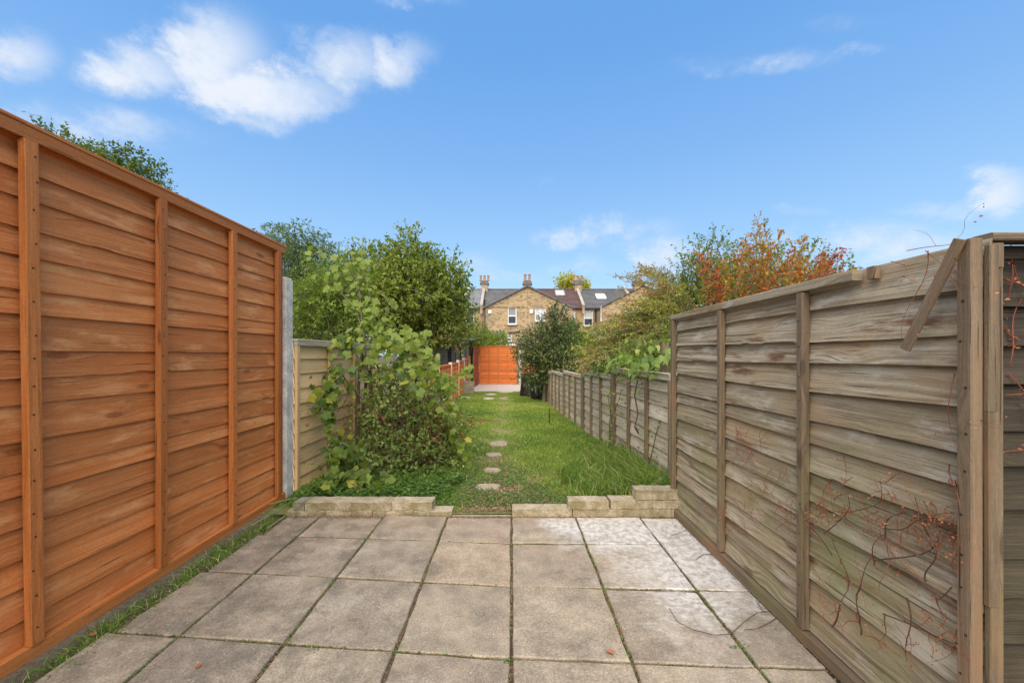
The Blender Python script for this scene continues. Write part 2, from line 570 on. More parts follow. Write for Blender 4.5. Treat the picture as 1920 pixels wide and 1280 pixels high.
def slab_mat():
    m, b, bs = newmat('paving slab concrete')
    ge = b.n('ShaderNodeNewGeometry')
    p = ge.outputs['Position']
    rnd = b.n('ShaderNodeObjectInfo').outputs['Random']
    x, y, z = b.sep(p)[:3]
    pr = b.vmath('ADD', p, b.comb(0.0, 0.0, b.math('MULTIPLY', rnd, 30)))
    n1 = b.noise(p, 1.6, 5, .6)
    n2 = b.noise(pr, 9, 7, .7)
    n3 = b.noise(pr, 130, 5, .8)
    n4 = b.noise(b.vmath('MULTIPLY', pr, (1, 1.0, 1)), 260, 3, .6)
    base = b.ramp(b.math('ADD', b.math('MULTIPLY', n2, .6), b.math('MULTIPLY', n1, .4)), [(.36, (.18, .15, .11)), (.5, (.30, .25, .187)), (.64, (.41, .345, .26))])
    pink = b.mr(b.math('ADD', b.math('MULTIPLY', rnd, .6), b.math('MULTIPLY', b.mr(y, 1.6, 2.8), .5)), .25, .9, 0, .45)
    base = b.mix(pink, base, b.mix(b.mr(n2, .35, .65), (.33, .235, .16), (.42, .315, .225)))
    # grey lichen on the left
    gm = b.math('MULTIPLY', b.mr(b.noise(pr, 5, 6, .7), .44, .62), b.mr(x, .2, -1.2, .1, .75))
    base = b.mix(gm, base, (.155, .138, .105))
    r2 = b.n('ShaderNodeTexWhiteNoise', noise_dimensions='1D')
    b.put(r2.inputs['W'], b.math('MULTIPLY', rnd, 77.0))
    base = b.mix(1.0, base, b.mix(r2.outputs[0], (.88, .88, .90), (1.13, 1.12, 1.08)), 'MULTIPLY')
    st = b.noise(pr, 3.2, 5, .6)
    base = b.mix(b.mr(st, .56, .70, 0, .55), base, (.40, .35, .27))
    base = b.mix(b.mr(st, .42, .30, 0, .5), base, (.13, .11, .08))
    base = b.mix(1.0, base, b.mix(b.mr(n3, .32, .68), (.62, .62, .62), (1.28, 1.27, 1.25)), 'MULTIPLY')
    vo = b.n('ShaderNodeTexVoronoi')
    vo.inputs['Scale'].default_value = 55
    b.put(vo.inputs['Vector'], pr)
    spk = b.math('MULTIPLY', b.mr(vo.outputs['Distance'], .2, .1), b.math('GREATER_THAN', b.sep(vo.outputs['Color'])[0], .72))
    base = b.mix(b.math('MULTIPLY', spk, .55), base, (.6, .56, .5))
    pit = b.math('MULTIPLY', b.mr(vo.outputs['Distance'], .16, .06), b.math('LESS_THAN', b.sep(vo.outputs['Color'])[1], .15))
    base = b.mix(b.math('MULTIPLY', pit, .7), base, (.08, .07, .055))
    # white bloom spreading along the right-hand fence
    wm = b.math('ADD', b.mr(x, .1, .9, 0, .72, smooth=False), b.math('MULTIPLY', b.mr(y, 1.4, 2.6, -.12, .42, smooth=False), b.mr(x, -.1, .25)))
    wm = b.math('ADD', wm, b.math('MULTIPLY', b.math('SUBTRACT', b.noise(p, 2.2, 5, .6), .5), 1.3))
    wm = b.math('ADD', wm, b.math('MULTIPLY', b.math('SUBTRACT', b.noise(b.vmath('MULTIPLY', p, (1, 3, 1)), 22, 7, .75), .5), .9))
    wmask = b.math('MULTIPLY', b.mr(wm, .38, .95, 0, .95), b.mr(y, 1.35, 1.75, .25, 1))
    base = b.mix(wmask, base, b.mix(b.mr(b.noise(pr, 26, 6, .75), .38, .6), (.38, .35, .305), (.66, .64, .61)))
    b.link(base, bs.inputs['Base Color'])
    b.put(bs.inputs['Roughness'], b.mr(n2, .3, .7, .6, .85))
    bp = b.n('ShaderNodeBump')
    bp.inputs['Strength'].default_value = .55
    bp.inputs['Distance'].default_value = .004
    b.link(b.math('ADD', b.math('MULTIPLY', n3, .8), b.math('ADD', b.math('MULTIPLY', n4, .35), n2)), bp.inputs['Height'])
    b.link(bp.outputs[0], bs.inputs['Normal'])
    return m


M['slab'] = slab_mat()


def stone_mat(name, c1, c2, moss=.3):
    m, b, bs = newmat(name)
    p = b.n('ShaderNodeNewGeometry').outputs['Position']
    n1 = b.noise(p, 12, 6, .65)
    n2 = b.noise(p, 75, 6, .7)
    c = b.mix(b.mr(n1, .35, .65), c1, c2)
    c = b.mix(1.0, c, b.mix(b.mr(n2, .3, .7), (.7, .7, .7), (1.2, 1.2, 1.2)), 'MULTIPLY')
    nm = b.sep(b.n('ShaderNodeNewGeometry').outputs['Normal'])[2]
    side = b.mr(nm, .8, .3, .25, 1)
    c = b.mix(b.math('MULTIPLY', b.math('MULTIPLY', b.mr(b.noise(p, 8, 5, .6), .42, .62), moss * 2), side), c, (.20, .17, .07))
    b.link(c, bs.inputs['Base Color'])
    bs.inputs['Roughness'].default_value = .9
    bp = b.n('ShaderNodeBump')
    bp.inputs['Strength'].default_value = .9
    bp.inputs['Distance'].default_value = .008
    b.link(b.math('ADD', n2, n1), bp.inputs['Height'])
    b.link(bp.outputs[0], bs.inputs['Normal'])
    return m


M['block'] = stone_mat('buff wall block', (.34, .275, .175), (.50, .425, .30), .4)
M['stone'] = stone_mat('sandy stepping stone', (.30, .235, .16), (.43, .345, .25), .3)
M['stone_grey'] = stone_mat('grey green stone', (.21, .20, .15), (.31, .29, .23), .35)
M['far_concrete'] = stone_mat('pale pinkish paving', (.50, .40, .32), (.62, .52, .43), .05)


def ground_mat():
    m, b, bs = newmat('lawn soil and moss')
    p = b.n('ShaderNodeNewGeometry').outputs['Position']
    n1 = b.noise(p, 3, 6, .65)
    n2 = b.noise(p, 40, 6, .7)
    c = b.mix(b.mr(n1, .4, .62), (.21, .23, .06), (.33, .265, .15))
    c = b.mix(b.mr(n2, .4, .65), c, (.15, .14, .065))
    b.link(c, bs.inputs['Base Color'])
    bs.inputs['Roughness'].default_value = .95
    bp = b.n('ShaderNodeBump')
    bp.inputs['Distance'].default_value = .02
    b.link(n2, bp.inputs['Height'])
    b.link(bp.outputs[0], bs.inputs['Normal'])
    return m


M['ground'] = ground_mat()


def leaf_mat(name, stops, transl=.42, rough=.5):
    m, b, bs = newmat(name)
    a = b.n('ShaderNodeAttribute', attribute_name='r')
    rnd = b.n('ShaderNodeObjectInfo').outputs['Random']
    f = b.math('FRACT', b.math('ADD', a.outputs['Fac'], 0.0))
    c = b.ramp(f, stops)
    p = b.n('ShaderNodeNewGeometry').outputs['Position']
    c = b.mix(1.0, c, b.mix(b.mr(b.noise(p, 45, 3, .6), .3, .7), (.8, .8, .8), (1.2, 1.2, 1.2)), 'MULTIPLY')
    b.link(c, bs.inputs['Base Color'])
    bs.inputs['Roughness'].default_value = rough
    bs.inputs['Specular IOR Level'].default_value = .35
    tr = b.n('ShaderNodeBsdfTranslucent')
    tcx = b.mix(1.0, c, (1.35, 1.5, .75), 'MULTIPLY')
    b.link(tcx, tr.inputs['Color'])
    mx = b.n('ShaderNodeMixShader')
    mx.inputs[0].default_value = transl
    b.link(bs.outputs[0], mx.inputs[1])
    b.link(tr.outputs[0], mx.inputs[2])
    b.link(mx.outputs[0], m.node_tree.nodes['Material Output'].inputs['Surface'])
    return m


def bigleaf_mat(name, stops):
    """for leaves that are objects of their own: tone picked per object, veins from UV"""
    m, b, bs = newmat(name)
    rnd = b.n('ShaderNodeObjectInfo').outputs['Random']
    uv = b.n('ShaderNodeTexCoord').outputs['UV']
    c = b.ramp(rnd, stops)
    u, v, _ = b.sep(uv)[:3]
    ang = b.math('ARCTAN2', u, v)
    vein = b.math('ABSOLUTE', b.math('SINE', b.math('MULTIPLY', ang, 3.2)))
    vm = b.mr(vein, .0, .16, .55, 0)
    c = b.mix(vm, c, (.36, .42, .14))
    nz = b.noise(b.comb(u, v, b.math('MULTIPLY', rnd, 9)), 3.2, 5, .6)
    c = b.mix(b.mr(nz, .56, .76, 0, .55), c, (.36, .30, .07))
    b.link(c, bs.inputs['Base Color'])
    bs.inputs['Roughness'].default_value = .6
    tr = b.n('ShaderNodeBsdfTranslucent')
    b.link(b.mix(1.0, c, (1.4, 1.5, .7), 'MULTIPLY'), tr.inputs['Color'])
    mx = b.n('ShaderNodeMixShader')
    mx.inputs[0].default_value = .38
    b.link(bs.outputs[0], mx.inputs[1])
    b.link(tr.outputs[0], mx.inputs[2])
    b.link(mx.outputs[0], m.node_tree.nodes['Material Output'].inputs['Surface'])
    return m


g = lambda *a: list(a)
M['leaf_tree'] = leaf_mat('mid green tree leaf', g((0, (.07, .11, .02)), (.45, (.19, .235, .04)), (.8, (.35, .37, .08)), (1, (.50, .40, .12))))
M['leaf_tree_b'] = leaf_mat('fresh green shrub leaf', g((0, (.08, .13, .02)), (.5, (.20, .27, .04)), (.85, (.26, .32, .05)), (1, (.42, .33, .07))))
M['leaf_birch'] = leaf_mat('soft grey green leaf', g((0, (.06, .10, .035)), (.5, (.11, .16, .05)), (1, (.19, .24, .08))))
M['leaf_dark'] = leaf_mat('dark glossy leaf', g((0, (.04, .065, .022)), (.5, (.09, .13, .038)), (.85, (.19, .235, .075)), (1, (.34, .36, .14))), transl=.18, rough=.32)
M['leaf_autumn'] = leaf_mat('autumn leaf', g((0, (.10, .15, .03)), (.28, (.20, .24, .045)), (.42, (.45, .30, .04)), (.7, (.50, .16, .03)), (1, (.36, .07, .03))))
M['leaf_spray'] = leaf_mat('yellowing spray leaf', g((0, (.09, .13, .025)), (.4, (.22, .27, .045)), (.75, (.44, .42, .07)), (.88, (.36, .16, .07)), (1, (.32, .10, .07))))
M['leaf_purple'] = leaf_mat('reddish brown spray leaf', g((0, (.15, .16, .05)), (.35, (.25, .13, .06)), (1, (.24, .07, .045))))
M['leaf_rose'] = leaf_mat('rose leaf', g((0, (.08, .13, .035)), (.5, (.21, .28, .07)), (.85, (.38, .42, .11)), (1, (.50, .36, .13))))
M['leaf_yellow'] = leaf_mat('yellow leaf', g((0, (.30, .33, .05)), (.5, (.45, .42, .05)), (1, (.55, .36, .05))))
M['grass'] = leaf_mat('grass blade', g((0, (.055, .12, .018)), (.4, (.15, .255, .032)), (.8, (.30, .385, .055)), (1, (.52, .45, .22))), transl=.3, rough=.5)
M['weed'] = leaf_mat('low weed leaf', g((0, (.04, .09, .018)), (.5, (.09, .175, .03)), (1, (.17, .26, .055))), transl=.25)
M['litter'] = leaf_mat('dry litter', g((0, (.12, .075, .035)), (.5, (.25, .17, .09)), (1, (.4, .3, .17))), transl=.05, rough=.8)
M['grape'] = bigleaf_mat('grapevine leaf', g((0, (.045, .09, .012)), (.5, (.105, .17, .018)), (.85, (.21, .27, .028)), (1, (.40, .36, .04))))
M['bindweed'] = bigleaf_mat('broad green leaf', g((0, (.07, .13, .025)), (.5, (.14, .23, .04)), (.9, (.27, .36, .08)), (1, (.4, .42, .12))))

# ------------------------------------------------------------------ setting: ground
xs = np.array([-400, -60, -20, -8, -4] + list(np.linspace(-2, 2, 17)) + [4, 8, 20, 60, 400], float)
ysg = np.array([-60, -10, 0, 1.5, 2.6] + list(np.linspace(2.8, 19, 60)) + [24, 32, 40, 60, 120, 400, 900], float)
XX, YY = np.meshgrid(xs, ysg)
ZZ = gz_(YY) - .05 + .012 * fbm(np.stack([XX.ravel(), YY.ravel()], 1), 3, 3, 2.2).reshape(XX.shape) * (YY > 3)
Vg = np.stack([XX, YY, ZZ], -1).reshape(-1, 3)
nx = len(xs)
idx = []
for j in range(len(ysg) - 1):
    for i in range(nx - 1):
        a = j * nx + i
        idx += [a, a + 1, a + nx + 1, a + nx]
o = link('ground', np_mesh('ground', Vg, 4, idx, M['soil']))
tag(o, 'dark earth ground under the gardens', kind='structure')

fenceR = lambda Y: 1.28 + (Y - 3.0) * (1.03 - 1.28) / 6.3 if Y < 11 else 1.28 + 8 * (1.03 - 1.28) / 6.3


def fenceL(Y):
    return float(np.interp(Y, [3.2, 9.4, 18.5], [-1.83, -1.62, -1.85]))


# lawn sheet
ny, nxl = 90, 24
Ys = np.concatenate([[2.778], np.linspace(2.86, 14.9, ny - 1)])
V = []
for Y in Ys:
    a, b_ = fenceL(Y) + .01, fenceR(Y) - .01
    for i in range(nxl):
        V.append((a + (b_ - a) * i / (nxl - 1), Y, 0))
V = np.array(V)


def lawn_h(x, y):
    p = np.stack([x, y], 1)
    return gz_(y) + .012 + .018 * fbm(p, 5, 4, 2.0)


V[:, 2] = lawn_h(V[:, 0], V[:, 1]) - .006
idx = []
for j in range(ny - 1):
    for i in range(nxl - 1):
        a = j * nxl + i
        idx += [a, a + 1, a + nxl + 1, a + nxl]
tag(link('lawn', np_mesh('lawn', V, 4, idx, M['ground'], smooth=True)), 'long narrow lawn between the fences', kind='structure')

# ------------------------------------------------------------------ patio slabs


def row_y(k, X):
    base = [2.74, 2.363, 1.925, 1.466, 1.01, .555, .10, -.35][k]
    s = (-.03, -.07, -.083, -.085, -.085, -.085, -.085, -.085)[k] if X < 0 else (-.005, -.017, -.037, -.045, -.045, -.045, -.045, -.045)[k]
    return base + s * X


patio_bed = MB()
patio_bed.rawbox((-1.78, -.5, -.08), (1.3, 2.77, -.014))
patio = patio_bed.obj('patio', M['soil'])
tag(patio, 'square paving slabs of the patio, weeds in the joints', kind='structure')


def slab(x0, x1, k, gap=.0065):
    n = 5
    hz = random.uniform(-.003, .003)
    tiltx, tilty = random.uniform(-.004, .004), random.uniform(-.004, .004)
    corners = {}
    jit = lambda: random.uniform(-.0055, .0055)
    pts = []
    # outline with worn edges
    a0, a1 = x0 + gap, x1 - gap
    top = []
    for i in range(n + 1):
        x = a0 + (a1 - a0) * i / n
        top.append((x, row_y(k + 1, x) + gap + (jit() * .6)))
    for i in range(1, n):
        y0, y1 = row_y(k + 1, a1) + gap, row_y(k, a1) - gap
        top.append((a1 + jit() * .6, y0 + (y1 - y0) * i / n))
    for i in range(n + 1):
        x = a1 + (a0 - a1) * i / n
        top.append((x, row_y(k, x) - gap + jit() * .6))
    for i in range(1, n):
        y0, y1 = row_y(k, a0) - gap, row_y(k + 1, a0) + gap
        top.append((a0 + jit() * .6, y0 + (y1 - y0) * i / n))
    cx, cy = (x0 + x1) / 2, sum(p[1] for p in top) / len(top)
    zf = lambda x, y: hz + (x - cx) * tiltx * 2 + (y - cy) * tilty * 2
    N = len(top)
    mb = MB()
    ins = [(cx + (x - cx) * .982, cy + (y - cy) * .982) for x, y in top]
    vs = [(x, y, zf(x, y)) for x, y in ins] + [(x, y, zf(x, y) - .005) for x, y in top] + [(x, y, -.03) for x, y in top]
    fs = [list(range(N))]
    for i in range(N):
        j = (i + 1) % N
        fs.append([N + i, N + j, j, i])
        fs.append([2 * N + i, 2 * N + j, N + j, N + i])
    us = [[(0, 0)] * len(f) for f in fs]
    mb.add(vs, fs, us)
    mb.obj('paving_slab', M['slab'], patio)


for k in range(5):
    for c in range(-4, 3):
        x0, x1 = .45 * c, .45 * (c + 1)
        if c == -4:
            x0 = -1.60 if k < 2 else -1.63
            x0 = -1.58 - .03 * k
        if c == 2:
            x1 = 1.175 - .012 * k
        slab(x0, x1, k)

# ------------------------------------------------------------------ fence pieces


def board_mesh(L, h, mat, seed, nseg=18, wav=.003, sag=.0, t_bot=.011, t_top=.005, lean=.012, chip=.0, z_end=0.0):
    """one feather-edge board: x 0..L, lower edge at z~0, front face towards -y"""
    r = np.random.default_rng(seed)
    xs_ = np.linspace(0, L, nseg + 1)
    p = xs_[:, None]
    lo = wav * fbm(p, seed, 4, 3.0) + sag * np.sin(xs_ / L * np.pi * r.uniform(.8, 2.2) + r.uniform(0, 6))
    for _ in range(r.integers(0, 3) if chip else 0):
        c0, cw = r.uniform(0, L), r.uniform(.05, .3)
        lo += chip * np.where((xs_ > c0) & (xs_ < c0 + cw), 1, 0)
    hi = np.full_like(xs_, h) + sag * .5 * np.sin(xs_ / L * 3 + seed)
    bow = .5 * wav * fbm(p, seed + 77, 3, 2.0)
    vs, fs, us = [], [], []
    for x, l, hh, bw in zip(xs_, lo, hi, bow):
        vs += [(x, -lean - t_bot + bw, l), (x, -lean + bw, l), (x, 0, hh), (x, -t_top, hh)]
    off = float(r.uniform(0, 40))
    for i in range(nseg):
        a = i * 4
        x0, x1 = off + xs_[i], off + xs_[i + 1]
        l0, l1, h0, h1 = lo[i], lo[i + 1], hi[i], hi[i + 1]
        fs += [[a, a + 4, a + 7, a + 3], [a + 1, a + 2, a + 6, a + 5], [a, a + 1, a + 5, a + 4], [a + 3, a + 7, a + 6, a + 2]]
        us += [[(x0, l0), (x1, l1), (x1, h1), (x0, h0)], [(x0, l0), (x0, h0), (x1, h1), (x1, l1)],
               [(x0, -.02), (x0, 0), (x1, 0), (x1, -.02)], [(x0, h0), (x1, h1), (x1, h1 + .01), (x0, h0 + .01)]]
    e = nseg * 4
    fs += [[0, 3, 2, 1], [e, e + 1, e + 2, e + 3]]
    us += [[(off, 0), (off, h), (off + .01, h), (off + .01, 0)]] * 2
    mb = MB()
    mb.add(vs, fs, us)
    return mb.mesh('board', mat)


def lap_boards(parent, L, z0, z1, n, mat, seed, x0=0.0, y=0.0, **kw):
    r = random.Random(seed)
    pitch = (z1 - z0) / n
    extra = kw.pop('overlap', .022)
    edges = [z0 + pitch * i + (r.uniform(-.14, .14) * pitch if 0 < i < n else 0) for i in range(n + 1)]
    slope = kw.pop('slope', 0.0)
    share = kw.pop('share', None)
    for i in range(n):
        hgt = edges[i + 1] - edges[i] + (extra if i < n - 1 else 0)
        if share is not None:
            me = share[i % len(share)]
        else:
            me = board_mesh(L, hgt, mat, seed * 100 + i, **kw)
        o_ = link('board', me, parent, (x0, y, edges[i]))
        if share is not None:
            o_.scale = (L / 1.8, 1, hgt / .15)
        o_.rotation_euler = (0, r.uniform(-.003, .003) if share is None else 0, 0)


def nails(mb, x, ys_, zs, r_=.0035):
    for z in zs:
        xx = x + random.uniform(-.008, .008)
        n = 6
        vs = [(xx + r_ * math.cos(2 * math.pi * k / n), ys_ - .0015, z + r_ * math.sin(2 * math.pi * k / n)) for k in range(n)]
        vs += [(v[0], ys_ + .003, v[2]) for v in vs]
        fs = [list(range(n))] + [[k, k + n, (k + 1) % n + n, (k + 1) % n] for k in range(n)]
        mb.add(vs, fs, [[(0, 0)] * len(f) for f in fs])


# --- tall orange panel on the left: near end at Y = -.9, far end at Y = 3.08
XL = -1.80
YL0, YL1 = .93 - .537 * 2, 3.02
t = thing('fence_panel', 'tall orange stained lap fence panel on the left of the patio', 'fence', (XL, YL0, 0), R(90))
Lp = YL1 - YL0
lap_boards(t, Lp, .075, 1.93, 17, M['orange'], 3, nseg=110, wav=.0035, chip=.004, overlap=.025, lean=.008, t_bot=.009)
top_z = 1.975
for (nm, z, w_, th) in (('top_rail', 1.945, .048, .028), ('bottom_rail', .052, .05, .03)):
    mb = MB()
    mb.beam((0, -.034, z), (Lp, -.034, z), th, w_, side=(0, 1, 0), ch=.002)
    mb.obj(nm, M['orange_rail'], t)
mb = MB()
mb.beam((0, -.020, 1.977), (Lp + .01, -.020, 1.977), .062, .014, side=(0, 1, 0), ch=.002)
mb.obj('capping_rail', M['orange_rail'], t)
bx = []
for off_ in (894, 651, 518, 434):
    bx.append(1.745 * F / off_ - YL0)
bx = [bx[0] - .56] + bx
for x in bx:
    mb = MB()
    lean_ = .0
    mb.beam((x + (.012 if abs(x - bx[1]) < 1e-6 else 0), -.041, .079), (x - (.008 if abs(x - bx[1]) < 1e-6 else 0), -.041, 1.919), .042, .028, side=(1, 0, 0), ch=.002)
    o = mb.obj('batten', M['orange_rail'], t)
    nb = MB()
    nails(nb, x, -.0552, [.14 + i * .109 + random.uniform(-.02, .02) for i in range(17)])
    tag(nb.obj('nails', M['nail'], t), kind='stuff')
mb = MB()
mb.beam((Lp - .012, -.012, .02), (Lp - .012, -.012, 1.968), .024, .03, side=(1, 0, 0))
mb.obj('end_post', M['redbrown'], t)

# concrete post
mb = MB()
mb.beam((-1.80, 3.09, -.1), (-1.80, 3.09, 1.735), .085, .10, side=(1, 0, 0), ch=.008)
mb.beam((-1.80, 3.09, 1.7352), (-1.80, 3.09, 1.75), .07, .085, side=(1, 0, 0), ch=.006)
o = mb.obj('concrete_post', M['concrete'])
tag(o, 'grey pebbled concrete post at the far end of the tall orange panel', 'post')


def shared_boards(mat, key, n=5, **kw):
    return [board_mesh(1.8, .15, mat, key * 50 + i, nseg=10, wav=.003, sag=.002, **kw) for i in range(n)]


def fence_run(name, label, pts, top, boards, mats, bays, cat='fence', posts=True, share=None, z_over=None, battw=.04, post_mat=None, seed=1, cap=True, post_w=.09):
    """lap fence along pts [(x,y)...] one panel between neighbours; top: list of (ztop0, ztop1) per panel"""
    A = pts[0]
    t = thing(name, label, cat, (A[0], A[1], G(A[1])))
    bm_, rm_ = mats
    for i in range(len(pts) - 1):
        a, b_ = Vector(pts[i]), Vector(pts[i + 1])
        d = b_ - a
        L = d.length
        rz = math.atan2(d.y, d.x)
        zg = min(G(a.y), G(b_.y)) + .02
        zt = top[i]
        mtx = Matrix.Translation((a.x - A[0], a.y - A[1], -G(A[1]))) @ Matrix.Rotation(rz, 4, 'Z')
        r = random.Random(seed * 31 + i)
        n = boards
        pitch = (zt - .03 - zg) / n
        for k in range(n):
            z = zg + k * pitch
            hgt = pitch + .02
            o_ = link('board', r.choice(share), t)
            o_.matrix_local = mtx @ Matrix.Translation((.04, 0, z + r.uniform(-.004, .004))) @ Matrix.Rotation(r.uniform(-.004, .004), 4, 'Y') @ Matrix.Diagonal(((L - .08) / 1.8, 1, hgt / .15, 1))
        for q in range(bays + 1):
            x = .05 + (L - .10) * q / bays
            mb = MB()
            mb.beam((x, -.038, zg - .0), (x, -.038, zt - .045), battw, .026, side=(1, 0, 0), ch=.002)
            o_ = mb.obj('batten', rm_, t)
            o_.matrix_local = mtx
        mb = MB()
        mb.beam((.03, -.036, zt - .022), (L - .03, -.036, zt - .022), .034, .044, side=(0, 1, 0), ch=.002)
        o_ = mb.obj('top_rail', rm_ if cap is True else cap, t)
        o_.matrix_local = mtx
        mb = MB()
        mb.beam((.03, -.02, zt + .006), (L - .03, -.02, zt + .006), .07, .012, side=(0, 1, 0), ch=.002)
        o_ = mb.obj('capping_rail', rm_ if cap is True else cap, t)
        o_.matrix_local = mtx
        if posts and i > 0 or (posts == 'all'):
            mb = MB()
            mb.beam((0, -.03, zg - .2), (0, -.03, zt + .04), post_w * .8, post_w, side=(1, 0, 0), ch=.008)
            o_ = mb.obj('post', post_mat or M['concrete'], t)
            o_.matrix_local = mtx
    return t


sh_beige = shared_boards(M['beige'], 2)
sh_or = shared_boards(M['orange_far'], 3, t_bot=.022, lean=.026)
sh_pale = shared_boards(M['old_pale'], 4, 7)
sh_red = shared_boards(M['redbrown'], 5)
fl = lambda Y: (fenceL(Y), Y)
fence_run('low_fence', 'pale new timber lap fence with two stepped panels behind the grapevine', [fl(3.21), fl(4.95)], [1.26], 10, (sh_beige and M['beige'], M['beige']), 3, share=sh_beige, posts=False, seed=2, cap=M['old_pale'])
t2 = fence_run('low_fence', 'lower pale timber fence panels showing through the grapevine leaves', [fl(4.99), fl(6.75), fl(8.5)], [.985, .97], 8, (M['beige'], M['beige']), 3, share=sh_beige, seed=5, post_mat=M['old_batten'])
bpy.data.objects['low_fence']['label'] = 'pale new timber lap fence panel beside the concrete post, higher than the next'
pY = [8.55, 10.3, 12.05, 13.8, 15.4, 16.6]
fence_run('orange_fence', 'long low orange lap fence with concrete posts along the left of the lawn', [fl(y) for y in pY], [.88, .90, .94, 1.0, 1.08], 8, (M['orange_far'], M['orange_far']), 4, share=sh_or, posts='all', seed=6)
# tall red-brown return panel and the orange end panel
fence_run('fence_panel', 'tall red brown fence panel seen edge on beside the far orange panel', [(-1.64, 16.65), (-1.57, 18.42)], [1.50], 14, (M['redbrown'], M['redbrown']), 3, share=sh_red, posts=False, seed=8)
fence_run('fence_panel', 'bright orange lap fence panel across the far end of the garden', [(-1.54, 18.5), (.30, 18.5)], [1.565], 17, (M['orange_far'], M['orange_rail']), 4, share=sh_or, posts=False, seed=9)
mb = MB()
mb.beam((.40, 18.48, -.5), (.40, 18.48, 1.45), .12, .12, ch=.01)
tag(mb.obj('concrete_post', M['concrete']), 'pale concrete post right of the far orange end panel', 'post')
fence_run('far_side_fence', 'short low orange fence piece right of the far concrete post', [(.5, 19.0), (1.9, 19.0)], [.62], 8, (M['orange_far'], M['orange_far']), 4, share=sh_or, posts=False, seed=10)

# right low weathered fence, far -> near
ry = [11.2, 9.55, 7.85, 6.15, 4.55, 3.0]
fence_run('weathered_fence', 'low grey weathered lap fence along the right of the lawn', [(fenceR(y) if y < 11 else .98, y) for y in ry], [.70, .745, .81, .89, .98], 8, (M['old_pale'], M['old_batten']), 3, share=sh_pale, posts='all', post_mat=M['old_batten'], battw=.034, seed=12, cap=M['old_pale'], post_w=.05)

# old stub post behind the low fence
mb = MB()
mb.beam((1.33, 3.42, -.1), (1.345, 3.42, 1.235), .06, .06, ch=.006)
tag(mb.obj('old_post', M['old_batten']), 'weathered stub post rising behind the low fence by the tall grey panel', 'post')

# --- tall weathered panel on the right (far end Y 2.87, near end Y 1.04)
XR = 1.20
YR0, YR1 = 2.80, .972
t = thing('fence_panel', 'tall weathered grey lap fence panel on the right, overgrown with dead creeper', 'fence', (XR, YR0, 0), R(-90))
LR = YR0 - YR1
lap_boards(t, LR, .055, 1.315, 12, M['old'], 9, nseg=90, wav=.004, sag=.006, chip=.005, overlap=.03, lean=.018, t_bot=.012)
mb_me = board_mesh(LR, .118, M['old'], 991, nseg=90, wav=.004, sag=.003, lean=.016, chip=.006)
o = link('board', mb_me, t, (0, 0, 1.312))
o['label'] = 'top board with its upper edge bare where the rail is missing'
for off_, z1 in ((306, 1.385), (389, 1.385), (541, 1.385), (851, 1.43)):
    y_ = 1.145 * F / off_ if off_ > 306 else 2.785
    x = YR0 - y_
    wd = .034 if off_ != 851 else .034
    mb = MB()
    mb.beam((x, -.044, .062), (x, -.044, z1), wd, .03, side=(1, 0, 0), ch=.003)
    o = mb.obj('batten', M['old_batten'], t)
    nb = MB()
    nails(nb, x, -.0592, [.12 + i * .105 + random.uniform(-.02, .02) for i in range(12)], .003)
    tag(nb.obj('nails', M['nail'], t), kind='stuff')
mb = MB()
mb.beam((-.01, -.038, 1.405), (1.49, -.038, 1.408), .034, .036, side=(0, 1, 0), ch=.003)
mb.obj('top_rail', M['old'], t)
mb = MB()
mb.beam((0, -.04, .028), (LR, -.04, .03), .034, .05, side=(0, 1, 0), ch=.003)
mb.obj('bottom_rail', M['old_batten'], t)
mb = MB()
mb.beam((1.54, -.03, 1.385), (1.54, -.03, 1.425), .028, .02, side=(1, 0, 0))
o = mb.obj('rail_stub', M['old_batten'], t)

# loose lath hanging diagonally
mb = MB()
mb.beam((1.2 - .066, .985, 1.432), (1.2 - .066, 1.123, 1.155), .027, .011, side=(0, 1, .5), ch=.002)
tag(mb.obj('loose_lath', M['old_batten']), 'loose lath hanging diagonally across the top of the tall weathered panel', 'lath')

# broken timbers and corner post at the right edge
mb = MB()
for (x, y, z1, wd, dx_) in ((1.226, 1.012, 1.41, .02, .004), (1.243, 1.028, .95, .012, -.006), (1.236, 1.022, .6, .012, .006)):
    pass
t = thing('split_timber', 'split grey timber strips wedged between the panel end and the corner post', 'timber', (1.203, .985, 0))
pts = [(0.0, .0, -.02), (.004, .0, .35), (-.003, .002, .7), (.005, 0, 1.05), (.002, 0, 1.36)]
for a, b_ in zip(pts[:-1], pts[1:]):
    pass
for (x, y, z0, z1, wd, dd) in ((-.019, -.022, -.02, .52, .022, .003), (-.017, -.022, .521, 1.0, .026, -.002), (-.020, -.022, 1.001, 1.41, .023, .003), (.006, 0, -.02, 1.40, .022, .004), (.026, .02, -.02, .98, .012, -.004), (.034, .024, .02, .52, .010, -.008), (.030, .03, .45, .80, .011, .008), (.024, .035, 0, 1.3, .02, 0)):
    mb = MB()
    mb.beam((x, y, z0), (x + dd, y, z1), wd, .014, side=(1, 0, 0), ch=.002)
    mb.obj('strip', M['old_batten'], t)
mb = MB()
mb.beam((.016, .002, 1.36), (.016, .002, 1.42), .034, .02, side=(1, 0, 0), ch=.002)
mb.obj('strip', M['old_batten'], t)

